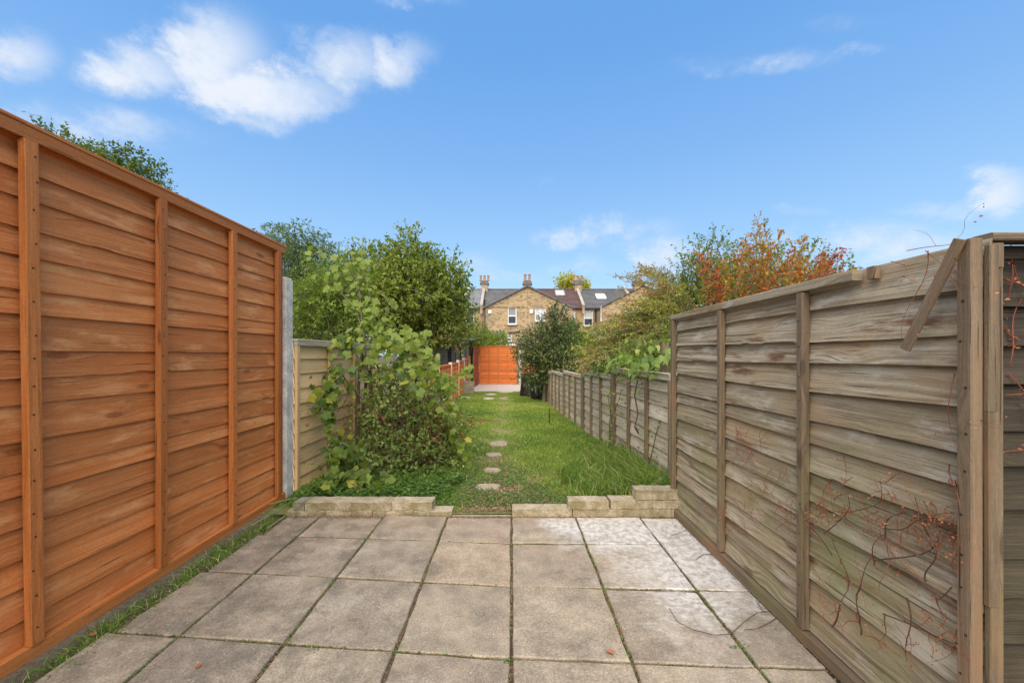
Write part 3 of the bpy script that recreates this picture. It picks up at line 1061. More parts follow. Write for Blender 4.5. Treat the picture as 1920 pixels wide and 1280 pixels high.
t = thing('corner_fence_panel', 'old fence panel turning the corner at the right edge, shade painted into its dark wood', 'fence', (1.215, 1.0, 0), 0)
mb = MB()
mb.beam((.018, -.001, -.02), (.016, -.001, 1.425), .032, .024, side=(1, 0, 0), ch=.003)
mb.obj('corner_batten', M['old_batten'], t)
lap_boards(t, 1.2, .03, 1.40, 12, M['old_shaded'], 21, x0=.0, y=.07, nseg=40, wav=.004, sag=.004, overlap=.03, lean=.02)
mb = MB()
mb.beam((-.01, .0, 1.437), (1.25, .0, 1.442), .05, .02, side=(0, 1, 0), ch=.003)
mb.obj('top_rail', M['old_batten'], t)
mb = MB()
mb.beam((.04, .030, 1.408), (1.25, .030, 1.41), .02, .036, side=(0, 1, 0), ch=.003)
mb.obj('upper_rail', M['old_shaded'], t)

# ------------------------------------------------------------------ low block walls at the patio edge


def rough_block(parent, lo, hi, mat, seed, name='block', rz=0.0):
    """split-faced walling block: bevelled box with an uneven front"""
    bm = bmesh.new()
    bmesh.ops.create_cube(bm, size=1)
    sx, sy, sz = (hi[i] - lo[i] for i in range(3))
    c = Vector([(hi[i] + lo[i]) / 2 for i in range(3)])
    bmesh.ops.scale(bm, vec=(sx, sy, sz), verts=bm.verts)
    bmesh.ops.bevel(bm, geom=bm.edges[:], offset=.0025, segments=1, affect='EDGES')
    long_e = [e for e in bm.edges if abs((e.verts[0].co - e.verts[1].co).x) > sx * .5]
    bmesh.ops.subdivide_edges(bm, edges=long_e, cuts=7, use_grid_fill=True)
    r = np.random.default_rng(seed)
    for v in bm.verts:
        f_ = .004 if v.co.y < -sy * .3 else .0015
        v.co += Vector((r.uniform(-1, 1) * .0015, r.uniform(-1, 1) * f_, r.uniform(-1, 1) * .0018))
    me = bpy.data.meshes.new(name)
    bm.to_mesh(me)
    bm.free()
    me.materials.append(mat)
    return link(name, me, parent, c, (0, 0, rz))


t = thing('low_wall', 'low buff block wall at the left of the lawn opening', 'wall', (-1.2, 2.8, 0))
O = Vector((-1.2, 2.8, 0))


def blk(parent, x0, x1, y0, y1, z0, z1, seed, rz=0, mat='block'):
    o_ = rough_block(parent, (x0, y0, z0), (x1, y1, z1), M[mat], seed, rz=rz)
    o_.location = Vector(o_.location) - Vector(parent.location)


lx = [-1.60, -1.325, -.99, -.70, -.425]
for i in range(4):
    blk(t, lx[i] + .001, lx[i + 1] - .001, 2.775, 2.88, -.05, .027, 40 + i)
ux = [-1.56, -1.475, -1.18, -.86, -.565]
for i in range(4):
    blk(t, ux[i] + .001, ux[i + 1] - .001, 2.778 + .004 * (i % 2), 2.90, .03, .088, 50 + i, mat='stone_grey' if i == 0 else 'block')
t = thing('low_wall', 'low stepped buff block wall at the right of the lawn opening', 'wall', (.6, 2.8, 0))
lx = [.004, .43, .79, 1.13, 1.24]
for i in range(4):
    blk(t, lx[i] + .001, lx[i + 1] - .001, 2.745, 2.85, -.05, .052, 60 + i)
ux = [.70, .995, 1.24]
for i in range(2):
    blk(t, ux[i] + .001, ux[i + 1] - .001, 2.748, 2.86, .055, .112, 70 + i)
blk(t, .88, 1.185, 2.755, 2.862, .115, .185, 76)
b1 = rough_block(None, (.40, 2.735, .056), (.685, 2.835, .116), M['block'], 80, name='loose_block', rz=R(-1.5))
tag(b1, 'loose buff block lying on the low wall with a dark weathered face', 'block')
# edging strip across the opening
mb = MB()
mb.rawbox((-.42, 2.752, -.05), (.0, 2.775, .004))
tag(mb.obj('edging_strip', M['stone']), 'thin stone edging strip between patio and lawn', kind='structure')

# ------------------------------------------------------------------ stepping stones


def flat_stone(u, v, wpx, hpx, label, mat='stone', seed=0, group='stepping stones in the lawn'):
    Y = 1.078 / ((v - 665) / F - .0224)
    X = (u - 959) / F * Y
    a = wpx / 2 / F * Y
    Yb = 1.078 / ((v - hpx / 2 - 665) / F - .0224)
    Yf = 1.078 / ((v + hpx / 2 - 665) / F - .0224)
    b_ = (Yb - Yf) / 2
    r = random.Random(seed)
    n = 16
    out = []
    for k in range(n):
        th = 2 * math.pi * k / n
        c, s = math.cos(th), math.sin(th)
        q = 1 / max(abs(c) ** 1 + .0, abs(s)) ** .6
        out.append((a * c * q * r.uniform(.85, 1.05), b_ * s * q * r.uniform(.85, 1.05)))
    zt = float(lawn_h(np.array([X]), np.array([Y]))[0]) + .012
    mb = MB()
    vs = [(x * .95, y * .95, .0) for x, y in out] + [(x, y, -.008) for x, y in out] + [(x, y, -.04) for x, y in out]
    fs = [list(range(n))]
    for k in range(n):
        j = (k + 1) % n
        fs += [[n + k, n + j, j, k], [2 * n + k, 2 * n + j, n + j, n + k]]
    mb.add(vs, fs, [[(0, 0)] * len(f) for f in fs])
    o_ = mb.obj('stepping_stone', M[mat])
    o_.location = (X, Y, zt)
    tag(o_, label, 'stepping stone', group)
    return (X, Y, a, b_)


stones = [flat_stone(915, 918, 50, 12, 'nearest and largest sandy stepping stone in the lawn', seed=1),
          flat_stone(922, 883, 36, 9, 'second stepping stone from the patio, small and sandy', seed=2),
          flat_stone(926, 854, 32, 7, 'third stepping stone from the patio, pinkish and half sunk in grass', seed=3),
          flat_stone(935, 834, 36, 8, 'fourth stepping stone from the patio, pale and wide', seed=4)]
stones += [flat_stone(916, 749, 26, 5, 'pale flat paver in the grass before the far step', 'far_concrete', seed=5),
           flat_stone(920, 741, 24, 4, 'pale flat paver touching the dark edging by the far step', 'far_concrete', seed=6),
           flat_stone(944, 748, 20, 3.5, 'sandy flat paver right below the far concrete step', 'stone', seed=7),
           flat_stone(872, 747, 24, 4, 'pale broken paver below the upright grey slab', 'far_concrete', seed=8)]

# far patio, edging, step, leaning slab
mb = MB()
mb.rawbox((-1.62, 14.6, -.5), (1.9, 18.95, -.25))
tag(mb.obj('far_patio', M['far_concrete']), 'pale pinkish concrete terrace before the far orange panel', kind='structure')
for x0, x1, lab in ((-1.1, -.55, 'dark edging block left of the far step'), (.06, .5, 'dark edging block right of the far step')):
    o = rough_block(None, (x0, 14.35, -.42), (x1, 14.58, -.22), M['stone_grey'], 90 + int(x0 * 10), name='edging_block')
    tag(o, lab, 'edging block', 'dark edging blocks of the far terrace')
o = rough_block(None, (-.53, 14.2, -.42), (.04, 14.59, -.215), M['far_concrete'], 95, name='concrete_step')
tag(o, 'pale concrete step up to the far terrace', 'step')
o = rough_block(None, (-.21, -.03, -.24), (.21, .03, .24), M['stone_grey'], 97, name='upright_slab')
o.location = at(878, 727, 13.5)
o.rotation_euler = (R(-8), R(2), 0)
tag(o, 'grey green paving slab standing upright against the low orange fence', 'slab')

# black stake
mb = MB()
mb.tube([(0, 0, -.02), (.0, 0, .13), (.002, 0, .27)], [.008, .008, .006], 8)
mb.tube([(-.002, 0, .262), (.004, 0, .275)], [.012, .010], 8)
o = mb.obj('garden_stake', M['blackplastic'])
o.location = at(1030, 796, 6.75)
tag(o, 'short thin black stake standing in the lawn', 'stake')


# ------------------------------------------------------------------ compost bin and black sacks
def lathe(prof, n=20):
    mb = MB()
    vs, fs, us = [], [], []
    for r_, z in prof:
        for k in range(n):
            a = 2 * math.pi * k / n
            vs.append((r_ * math.cos(a), r_ * math.sin(a), z))
    for i in range(len(prof) - 1):
        for k in range(n):
            j = (k + 1) % n
            fs.append([i * n + k, i * n + j, (i + 1) * n + j, (i + 1) * n + k])
            us.append([(0, 0)] * 4)
    mb.add(vs, fs, us)
    return mb


t = thing('compost_bin', 'black plastic compost bin behind the dark evergreen', 'compost bin', (.62, 12.6, G(12.6) - .02))
lathe([(.0, 0), (.38, 0), (.38, .05), (.36, .06), (.31, .5), (.30, .52), (.29, .66), (.0, .66)]).obj('body', M['blackplastic'], t)
lathe([(.30, .662), (.31, .68), (.30, .71), (.2, .75), (.05, .77), (0, .77)]).obj('lid', M['blackplastic'], t)
rs = np.random.default_rng(4)
for (x, y, s_, lab) in ((.86, 11.5, .30, 'crumpled black sack lying at the foot of the dark evergreen'), (1.15, 12.6, .42, 'tall black sack between compost bin and low weathered fence')):
    bm = bmesh.new()
    bmesh.ops.create_icosphere(bm, subdivisions=3, radius=1)
    P_ = np.array([v.co[:] for v in bm.verts])
    d = 1 + .16 * fbm(P_, int(x * 10), 4, 2.6)
    for v, k in zip(bm.verts, d):
        v.co = Vector((v.co.x * s_ * k, v.co.y * s_ * k, max(v.co.z, -.6) * s_ * 1.1 * k))
    me = bpy.data.meshes.new('sack')
    bm.to_mesh(me)
    bm.free()
    me.materials.append(M['blackplastic'])
    o = link('sack', me, None, (x, y, G(y) + s_ * .6))
    tag(o, lab, 'sack')

# ------------------------------------------------------------------ grass
def blades(name, X, Y, Z, hgt, wid, lean, rcol, mat, seed, segs=1):
    r = np.random.default_rng(seed)
    n = len(X)
    th = r.uniform(0, 2 * np.pi, n)
    ld = r.uniform(0, 2 * np.pi, n)
    wx, wy = np.cos(th) * wid / 2, np.sin(th) * wid / 2
    lx_, ly_ = np.cos(ld) * lean, np.sin(ld) * lean
    Bp = np.stack([X, Y, Z], 1)
    W = np.stack([wx, wy, np.zeros(n)], 1)
    if segs == 1:
        T = Bp + np.stack([lx_, ly_, hgt], 1)
        V = np.stack([Bp - W, Bp + W, T], 1).reshape(-1, 3)
        idx = np.arange(n * 3)
        return np_mesh(name, V, 3, idx, mat, np.repeat(rcol, 3))
    Mi = Bp + np.stack([lx_ * .3, ly_ * .3, hgt * .6], 1)
    T = Bp + np.stack([lx_ * 1.2, ly_ * 1.2, hgt * .95], 1)
    V = np.stack([Bp - W, Bp + W, Mi - W * .8, Mi + W * .8, T], 1).reshape(-1, 3)
    b0 = np.arange(n) * 5
    idx = np.stack([b0, b0 + 1, b0 + 3, b0, b0 + 3, b0 + 2, b0 + 2, b0 + 3, b0 + 4], 1).ravel()
    return np_mesh(name, V, 3, idx, mat, np.repeat(rcol, 5))


def stone_mask(X, Y):
    m = np.ones(len(X), bool)
    for (sx, sy, a, b_) in stones:
        m &= ((X - sx) / (a * .86)) ** 2 + ((Y - sy) / (b_ * .82)) ** 2 > 1 + .25 * np.sin(X * 60) * np.cos(Y * 45)
    return m


N = 230000
q = rng.uniform(0, 1, N)
Yb = 2.785 * (14.5 / 2.785) ** (q ** .95)
fL = np.interp(Yb, [3.2, 9.4, 18.5], [-1.80, -1.59, -1.82])
fR = np.interp(Yb, [3, 9.3, 11], [1.25, 1.0, .95])
Xb = fL + (fR - fL) * rng.uniform(0, 1, N)
pp = np.stack([Xb, Yb], 1)
n1 = fbm(pp, 21, 4, 1.6)
n2 = fbm(pp, 22, 4, 5.0)
pathd = np.abs(Xb - np.interp(Yb, [2.8, 4, 8, 14], [.02, -.2, -.2, -.25])) 
worn = np.clip(1 - pathd / .45, 0, 1) * .9 + np.clip((3.7 - Yb) / .8, 0, 1) * np.clip(1 - pathd / .7, 0, 1) * .8
keep = rng.uniform(0, 1, N) > np.clip(worn * .80 + .40 * n2 + .25 * n1 - .02, 0, .95)
keep &= stone_mask(Xb, Yb) & ((Yb > 2.9) | ((Xb > -.42) & (Xb < .0)))
Xb, Yb, n1, n2, worn = Xb[keep], Yb[keep], n1[keep], n2[keep], worn[keep]
edge = np.clip(1 - (fR[keep] - Xb) / .35, 0, 1) * np.clip((7.5 - Yb) / 3, 0, 1)
hg = (.022 + .018 * rng.uniform(0, 1, len(Xb)) + .010 * np.clip(n1, -1, 1)) * (1 - .45 * np.clip(worn, 0, 1)) + .03 * edge
scale_far = (Yb / 4) ** .45
rc = np.clip(.46 + .22 * n1 + .10 * n2 + .22 * rng.normal(0, 1, len(Xb)) * .7 + .12 * np.clip((Yb - 5) / 6, 0, 1) + .18 * worn, 0.02, .98)
dry = rng.uniform(0, 1, len(Xb)) < .05 + .12 * np.clip(worn, 0, 1)
rc[dry] = .97
Zb = lawn_h(Xb, Yb) - .006
me = blades('grass', Xb, Yb, Zb, hg * scale_far, .004 * scale_far * 1.3 * rng.uniform(.6, 1.4, len(Xb)), hg * rng.uniform(.2, 1.1, len(Xb)), rc, M['grass'], 31, 2)
tag(link('grass', me), 'short bright green lawn grass, worn along the stepping stones', 'grass', kind='stuff')

# long grass tufts on the right by the low wall and fence
def tufts(name, label, centres, per, hh, spread, mat, seed, dryp=.06, lean=.5, parent=None, wid=.005, tone=.45):
    r = np.random.default_rng(seed)
    C = np.repeat(np.array(centres, float), per, 0)
    n = len(C)
    X = C[:, 0] + r.normal(0, spread, n)
    Y = C[:, 1] + r.normal(0, spread, n)
    S = C[:, 2]
    h_ = hh * S * r.uniform(.4, 1.15, n)
    rcx = np.clip(tone + .2 * r.normal(0, 1, n), .02, .95)
    rcx[r.uniform(0, 1, n) < dryp] = .98
    Z = np.where(Y > 2.76, lawn_h(X, Y) - .008, -.02)
    me = blades(name, X, Y, Z, h_, wid * r.uniform(.6, 1.3, n), h_ * r.uniform(.1, 1, n) * lean * 1.6, rcx, mat, seed, 2)
    o_ = link(name, me, parent)
    if label:
        tag(o_, label, 'grass', kind='stuff')
    return o_


cen = []
for _ in range(260):
    Y = 2.93 + abs(rng.normal(0, .9))
    e = rng.uniform(0, 1) ** 1.5
    X = fenceR(Y) - .04 - e * (.75 if Y < 4 else .35)
    cen.append((X, Y, (1.2 - e * .75) * (1 if Y < 4.3 else .6)))
tufts('long_grass', 'long arching grass tufts below the low weathered fence', cen, 46, .23, .035, M['grass'], 41, dryp=.10, tone=.30, lean=.75, wid=.0058)
cen = []
for _ in range(110):
    Y = 2.95 + abs(rng.normal(0, .8))
    X = rng.uniform(-1.75, -.45 + .1 * (Y - 3))
    cen.append((X, Y, rng.uniform(.4, 1)))
tufts('rough_grass', 'rough darker grass at the foot of the vine', cen, 50, .09, .05, M['grass'], 42, tone=.22, lean=.6)
# grass strip along the tall orange panel and in the joints of the slabs
cen = []
for _ in range(170):
    Y = rng.uniform(.9, 2.75)
    s_ = rng.uniform(.25, 1) * (1.0 if Y > 1.5 else .7)
    cen.append((XL + .06 + rng.uniform(0, .13), Y, s_))
tufts('strip_grass', 'grass and litter in the earth strip under the tall orange panel', cen, 26, .055, .02, M['grass'], 43, tone=.3, lean=1.6, dryp=.15, wid=.0035)


def leaf_tris(P0, D, Nn, size, ratio=.5, r=None, fold=.25):
    """pointed folded leaves. P0 base (n,3), D direction, Nn approx normal, size (n)"""
    D = D / (np.linalg.norm(D, axis=1, keepdims=True) + 1e-9)
    S = np.cross(D, Nn)
    S /= (np.linalg.norm(S, axis=1, keepdims=True) + 1e-9)
    Nn = np.cross(S, D)
    s = size[:, None]
    mid = P0 + D * s * .45
    tip = P0 + D * s - Nn * s * .12
    wv = S * s * ratio / 2
    up = Nn * s * ratio * fold * .5
    V = np.stack([P0, mid + wv + up, tip, mid - wv + up], 1).reshape(-1, 3)
    b0 = np.arange(len(P0)) * 4
    idx = np.stack([b0, b0 + 1, b0 + 2, b0, b0 + 2, b0 + 3], 1).ravel()
    return V, idx


def litter(name, label, X, Y, Z, size, mat, seed, flatness=.25, cat='weeds', tone=(.0, 1.0)):
    r = np.random.default_rng(seed)
    n = len(X)
    P0 = np.stack([X, Y, Z], 1)
    th = r.uniform(0, 6.28, n)
    D = np.stack([np.cos(th), np.sin(th), r.uniform(.0, 1, n) * flatness], 1)
    Nn = np.stack([r.normal(0, .3, n), r.normal(0, .3, n), np.ones(n)], 1)
    V, idx = leaf_tris(P0, D, Nn, size, .5)
    rr = np.repeat(r.uniform(tone[0], tone[1], n), 4)
    o_ = link(name, np_mesh(name, V, 3, idx, mat, rr))
    tag(o_, label, cat, kind='stuff')


# broad-leaved weeds in the lawn foreground
n = 34000
Yw = 2.88 + np.abs(rng.normal(0, 1.0, n))
Xw = rng.uniform(-1.75, 1.15, n)
k = (fbm(np.stack([Xw, Yw], 1), 51, 3, 3.5) > -.15) & stone_mask(Xw, Yw)
Xw, Yw = Xw[k], Yw[k]
litter('clover', 'low broad leaved weeds mixed into the near lawn', Xw, Yw, lawn_h(Xw, Yw) + rng.uniform(0, .018, len(Xw)), rng.uniform(.008, .026, len(Xw)), M['weed'], 52, .8)
n = 28000
Yw = 2.80 + np.abs(rng.normal(0, .9, n))
Xw = rng.normal(-.05, .38, n)
k = stone_mask(Xw, Yw) & ((Yw > 2.9) | ((Xw > -.42) & (Xw < .0)))
Xw, Yw = Xw[k], Yw[k]
litter('dry_litter', 'dry moss and leaf litter on the worn part of the lawn', Xw, Yw, lawn_h(Xw, Yw) + .004, rng.uniform(.006, .02, len(Xw)), M['litter'], 53, .5, 'litter')

# joint weeds
Xj, Yj = [], []
for k in range(1, 5):
    m_ = 9000 if k < 4 else 4000
    xx = rng.uniform(-1.55, 1.15, m_)
    dens_ = fbm(np.stack([xx * 3, xx * 0 + k], 1), 61 + k, 3, 2.0)
    ok = dens_ > rng.uniform(-.6, 1.2, m_)
    xx = xx[ok]
    Xj += list(xx)
    Yj += [row_y(k, x) + random.gauss(0, .0075) * (1 + .9 * math.sin(x * 23 + k)) for x in xx]
for c in range(-3, 3):
    m_ = 9000
    yy = rng.uniform(1.3, 2.74, m_)
    dens_ = fbm(np.stack([yy * 3, yy * 0 + c * 5], 1), 71 + c, 3, 2.0)
    ok = dens_ > rng.uniform(-.7, 1.2, m_)
    yy = yy[ok]
    Yj += list(yy)
    Xj += [.45 * c + random.gauss(0, .0075) * (1 + .9 * math.sin(y * 19 + c)) for y in yy]
Xj, Yj = np.array(Xj), np.array(Yj)
hf = int(len(Xj) * .85)
perm = rng.permutation(len(Xj))
Xj, Yj = Xj[perm], Yj[perm]
litter('joint_moss', 'dark moss and tiny weeds filling the paving joints', Xj[:hf], Yj[:hf], np.full(hf, -.008), rng.uniform(.004, .011, hf), M['litter'], 62, .9, tone=(0, .5))
litter('joint_weeds', 'small green weeds sprouting from the paving joints', Xj[hf:], Yj[hf:], np.full(len(Xj) - hf, -.006), rng.uniform(.004, .012, len(Xj) - hf), M['weed'], 63, 1.4)
# tufts at some crossings
xs_, ys_ = [], []
for (u, v) in ((1178, 1222), (1385, 1212), (1175, 1225), (668, 1030), (820, 1010), (590, 1215), (520, 1200), (958, 1238), (735, 1222), (1430, 1262), (640, 955), (1085, 1012)):
    Y = 833 / (v - 665)
    X = (u - 959) / F * Y
    for _ in range(26):
        xs_.append(X + random.gauss(0, .022))
        ys_.append(Y + random.gauss(0, .005))
litter('weed_tufts', 'small weed tufts at the crossings of the paving joints', np.array(xs_), np.array(ys_), np.full(len(xs_), -.004), rng.uniform(.006, .015, len(xs_)), M['weed'], 64, 1.3)
# dirt and leaf litter along the wall foot and strip
n = 5000
Xs = np.where(rng.uniform(0, 1, n) < .5, rng.uniform(-1.78, -1.6, n), rng.uniform(-1.6, 1.2, n))
Ys2 = np.where(Xs < -1.6, rng.uniform(.8, 2.8, n), 2.745 + rng.normal(0, .012, n))
litter('edge_litter', 'dry leaf crumbs along the wall foot and the fence strip', Xs, Ys2, np.where(Xs < -1.6, -.02, .001), rng.uniform(.004, .016, n), M['litter'], 65, .5, 'litter', (0, .7))
n = 1500
litter('fence_foot_litter', 'pale grit and dry crumbs along the foot of the tall weathered panel', 1.165 - np.abs(rng.normal(0, .016, n)), rng.uniform(1.0, 2.72, n), np.full(n, .003), rng.uniform(.003, .011, n), M['litter'], 67, .5, 'litter', (.2, 1))
n = 420
litter('patio_crumbs', 'scattered leaf crumbs and grit on the slabs', rng.uniform(-1.4, 1.1, n), rng.uniform(1.3, 2.7, n), np.full(n, .004), rng.uniform(.002, .009, n), M['litter'], 66, .2, 'litter')

# ------------------------------------------------------------------ foliage
def sprig_points(blobs, n, r, shell=.35):
    w_ = np.array([b[6] if len(b) > 6 else b[3] * b[4] * b[5] for b in blobs], float)
    w_ /= w_.sum()
    ch = r.choice(len(blobs), n, p=w_)
    Bc = np.array([b[:6] for b in blobs], float)[ch]
    d = r.normal(size=(n, 3))
    d /= np.linalg.norm(d, axis=1, keepdims=True)
    rad = r.uniform(0, 1, n) ** shell
    lump = 1 + .22 * fbm(d * 1.0 + ch[:, None] * 3.1, 7, 3, 2.6)
    P_ = Bc[:, :3] + d * Bc[:, 3:] * (rad * lump)[:, None]
    return P_, d


def foliage(name, parent, blobs, nsprig, per, size, mat, seed, spl=.25, ratio=.5, up=.35, shell=.35, droop=.0, tone=None, zmin=None, stemmat=None, twig=.002):
    """leaves set along short outward sprigs inside a set of ellipsoids"""
    r = np.random.default_rng(seed)
    P_, d = sprig_points(blobs, nsprig, r, shell)
    if zmin is not None:
        k = P_[:, 2] > zmin
        P_, d = P_[k], d[k]
    ns = len(P_)
    sd_ = d + r.normal(0, .5, (ns, 3))
    sd_[:, 2] += up
    sd_ /= np.linalg.norm(sd_, axis=1, keepdims=True)
    ln = spl * r.uniform(.5, 1.4, ns)
    tt = np.tile(np.linspace(.05, 1, per), ns)
    Pi = np.repeat(P_, per, 0)
    Di = np.repeat(sd_, per, 0)
    Li = np.repeat(ln, per)
    base = Pi + Di * (tt * Li)[:, None]
    base[:, 2] -= droop * (tt * Li) ** 2 * 2
    rn = r.normal(size=(len(base), 3))
    LD = Di * .7 + rn * .75
    LD[:, 2] -= .25 + droop
    Nn = r.normal(0, .55, (len(base), 3))
    Nn[:, 2] += .8
    sz = size * r.uniform(.55, 1.25, len(base))
    V, idx = leaf_tris(base, LD, Nn, sz, ratio)
    cl_ = fbm(P_, seed + 9, 3, 1.5)
    t0 = .45 if tone is None else tone
    rr = np.clip(t0 + .16 * np.repeat(cl_, per) + .17 * r.normal(0, 1, len(base)), .01, .99)
    o_ = link(name, np_mesh(name, V, 3, idx, mat, np.repeat(rr, 4)), parent)
    if stemmat is not None:
        n = ns
        a = P_ - sd_ * (ln * .5)[:, None]
        e = P_ + sd_ * ln[:, None]
        e[:, 2] -= droop * ln ** 2 * 2
        s1 = np.cross(sd_, [0, 0, 1.0])
        s1 /= (np.linalg.norm(s1, axis=1, keepdims=True) + 1e-6)
        s2 = np.cross(sd_, s1)
        Vt = np.stack([a + s1 * twig, a - s1 * twig * .5 + s2 * twig, a - s1 * twig * .5 - s2 * twig, e], 1).reshape(-1, 3)
        b0 = np.arange(n) * 4
        ix = np.stack([b0, b0 + 1, b0 + 3, b0 + 1, b0 + 2, b0 + 3, b0 + 2, b0, b0 + 3], 1).ravel()
        tag(link('twigs', np_mesh('twigs', Vt, 3, ix, stemmat), parent), kind='stuff')
    return o_


def curve_pts(a, b_, bend=.1, n=6, seed=0):
    r = random.Random(seed)
    a, b_ = Vector(a), Vector(b_)
    L = (b_ - a).length
    off_ = Vector((r.uniform(-1, 1), r.uniform(-1, 1), r.uniform(-.3, .3))) * bend * L
    off2 = Vector((r.uniform(-1, 1), r.uniform(-1, 1), r.uniform(-.3, .3))) * bend * L * .4
    return [a.lerp(b_, t) + off_ * math.sin(math.pi * t) + off2 * math.sin(2 * math.pi * t) for t in [i / (n - 1) for i in range(n)]]


def woody(parent, base, blobs, r0, seed, name='trunk', mat='bark', nb=3, fork=.35):
    """a tapering trunk that forks into limbs reaching into each blob"""
    mb = MB()
    r = random.Random(seed)
    base = Vector(base)
    cen_ = sum((Vector(b[:3]) for b in blobs), Vector()) / len(blobs)
    top = base.lerp(cen_, fork)
    trunk = curve_pts(base, top, .04, 6, seed)
    mb.tube(trunk, [r0 * (1.25 - .55 * i / 5) for i in range(6)], 9)
    for bi, b in enumerate(blobs):
        c = Vector(b[:3])
        for q in range(nb):
            e = c + Vector((r.uniform(-1, 1) * b[3], r.uniform(-1, 1) * b[4], r.uniform(-.2, .95) * b[5])) * .85
            s = trunk[-1 - (q % 2)]
            cp = curve_pts(s, e, .09, 7, seed * 7 + bi * 5 + q)
            mb.tube(cp, [r0 * .55 * (1 - .9 * i / 6) + .003 for i in range(7)], 6)
            for z in range(3):
                s2 = cp[2 + z]
                e2 = s2 + Vector((r.uniform(-1, 1) * b[3], r.uniform(-1, 1) * b[4], r.uniform(0, .8) * b[5])) * .6
                mb.tube(curve_pts(s2, e2, .1, 5, seed + z + q * 3), [r0 * .22 * (1 - .85 * i / 4) + .002 for i in range(5)], 5)
    return mb.obj(name, M[mat], parent, smooth=True)


def plant(name, label, cat, base, blobs, nsprig, per, size, mat, seed, r0=.05, nb=3, trunk=True, group=None, fork=.35, crown='crown', **kw):
    """blobs in world coordinates"""
    t = thing(name, label, cat, base, 0, group)
    bl = [(b[0] - base[0], b[1] - base[1], b[2] - base[2]) + tuple(b[3:]) for b in blobs]
    if trunk:
        woody(t, (0, 0, 0), bl, r0, seed, nb=nb, fork=fork)
    foliage(crown, t, bl, nsprig, per, size, M[mat], seed, stemmat=M['bark'], **kw)
    return t


def bp(u, v, Y, ru, rv, rd=None, wt=None):
    """blob from a pixel centre, pixel radii and a depth"""
    p = at(u, v, Y)
    a, c = ru / F * Y, rv / F * Y
    b_ = rd if rd is not None else (a + c) / 2
    return (p.x, p.y, p.z, a, b_, c) + ((wt,) if wt else ())


# tree peeking over the tall orange panel at the upper left
Y = 7.5
plant('garden_tree', 'dark leafy tree showing only its top above the tall orange panel', 'tree', (at(200, 0, Y).x, Y, -.2),
      [bp(105, 290, Y, 45, 45), bp(150, 330, Y, 60, 40), bp(225, 335, Y, 62, 52), bp(160, 420, Y, 130, 110), bp(280, 420, Y, 60, 60)], 6500, 10, .068, 'leaf_tree', 101, r0=.13, spl=.22, ratio=.55, shell=.5, tone=.14)
# feathery birch
Y = 15
plant('birch_tree', 'feathery grey green tree behind the concrete post', 'tree', (at(575, 0, Y).x, Y, -.3),
      [bp(560, 455, Y, 42, 34), bp(590, 500, Y, 48, 55), bp(525, 480, Y, 38, 50), bp(560, 580, Y, 70, 80)], 2600, 11, .11, 'leaf_birch', 102, r0=.14, spl=.6, ratio=.42, shell=.4, droop=.45, up=.1, tone=.5)
# big round tree over the shed
Y = 13
plant('sycamore_tree', 'big bushy green tree with a pointed top over the old shed', 'tree', (at(775, 0, Y + .5).x, Y + .5, -.3),
      [bp(775, 490, Y, 48, 38), bp(768, 462, Y, 20, 30), bp(705, 510, Y, 48, 42), bp(830, 530, Y, 42, 40), bp(770, 560, Y, 100, 62), bp(850, 600, Y, 34, 40), bp(700, 585, Y, 60, 55), bp(812, 612, Y, 62, 34)],
      3300, 10, .125, 'leaf_tree', 103, r0=.16, spl=.42, ratio=.6, shell=.38, tone=.46)
# lighter shrub in front of it, left
Y = 9.5
plant('garden_shrub', 'fresh green shrub between the birch and the vine', 'shrub', (at(620, 0, Y).x, Y, -.2),
      [bp(600, 560, Y, 55, 55), bp(655, 540, Y, 45, 55), bp(620, 620, Y, 85, 50), bp(690, 630, Y, 45, 35)], 1500, 9, .085, 'leaf_tree_b', 104, r0=.06, spl=.32, ratio=.6, shell=.42, tone=.42)
Y = 17.5
plant('hedge_shrub', 'low green shrub behind the old shed at the end of the low orange fence', 'shrub', (at(878, 0, Y).x, Y, -.3),
      [bp(885, 625, Y, 26, 22), bp(865, 640, Y, 20, 18)], 320, 9, .1, 'leaf_tree', 105, r0=.04, spl=.3, tone=.4)
# bush behind the far panel
Y = 24
plant('garden_bush', 'yellow green bush rising behind the far orange panel', 'bush', (at(915, 0, Y).x, Y, -.4),
      [bp(912, 640, Y, 20, 16), bp(938, 645, Y, 16, 16), bp(890, 645, Y, 14, 20)], 420, 8, .16, 'leaf_tree_b', 106, r0=.05, spl=.4, tone=.6)
# dark evergreen at the end of the right fence
Y = 10.6
plant('evergreen_tree', 'dark glossy small evergreen at the end of the low weathered fence', 'tree', (at(1020, 0, Y).x, Y, G(Y)),
      [bp(1045, 600, Y, 22, 30), bp(1045, 625, Y, 36, 34), bp(1020, 655, Y, 48, 38), bp(1050, 680, Y, 50, 34), bp(985, 655, Y, 22, 20), bp(1000, 695, Y, 32, 22), bp(1060, 722, Y, 30, 26), bp(1005, 715, Y, 26, 16)],
      2700, 10, .060, 'leaf_dark', 107, r0=.055, nb=3, spl=.2, ratio=.5, shell=.4, tone=.5, fork=.5)
Y = 12.2
plant('climber_mass', 'bright green climber between the evergreen and the red sprays', 'climber', (at(1095, 0, Y).x, Y, -.2),
      [bp(1090, 660, Y, 24, 26), bp(1110, 690, Y, 30, 20), bp(1070, 640, Y, 18, 26)], 700, 8, .10, 'leaf_tree_b', 108, r0=.03, spl=.3, ratio=.8, tone=.5)
Y = 60
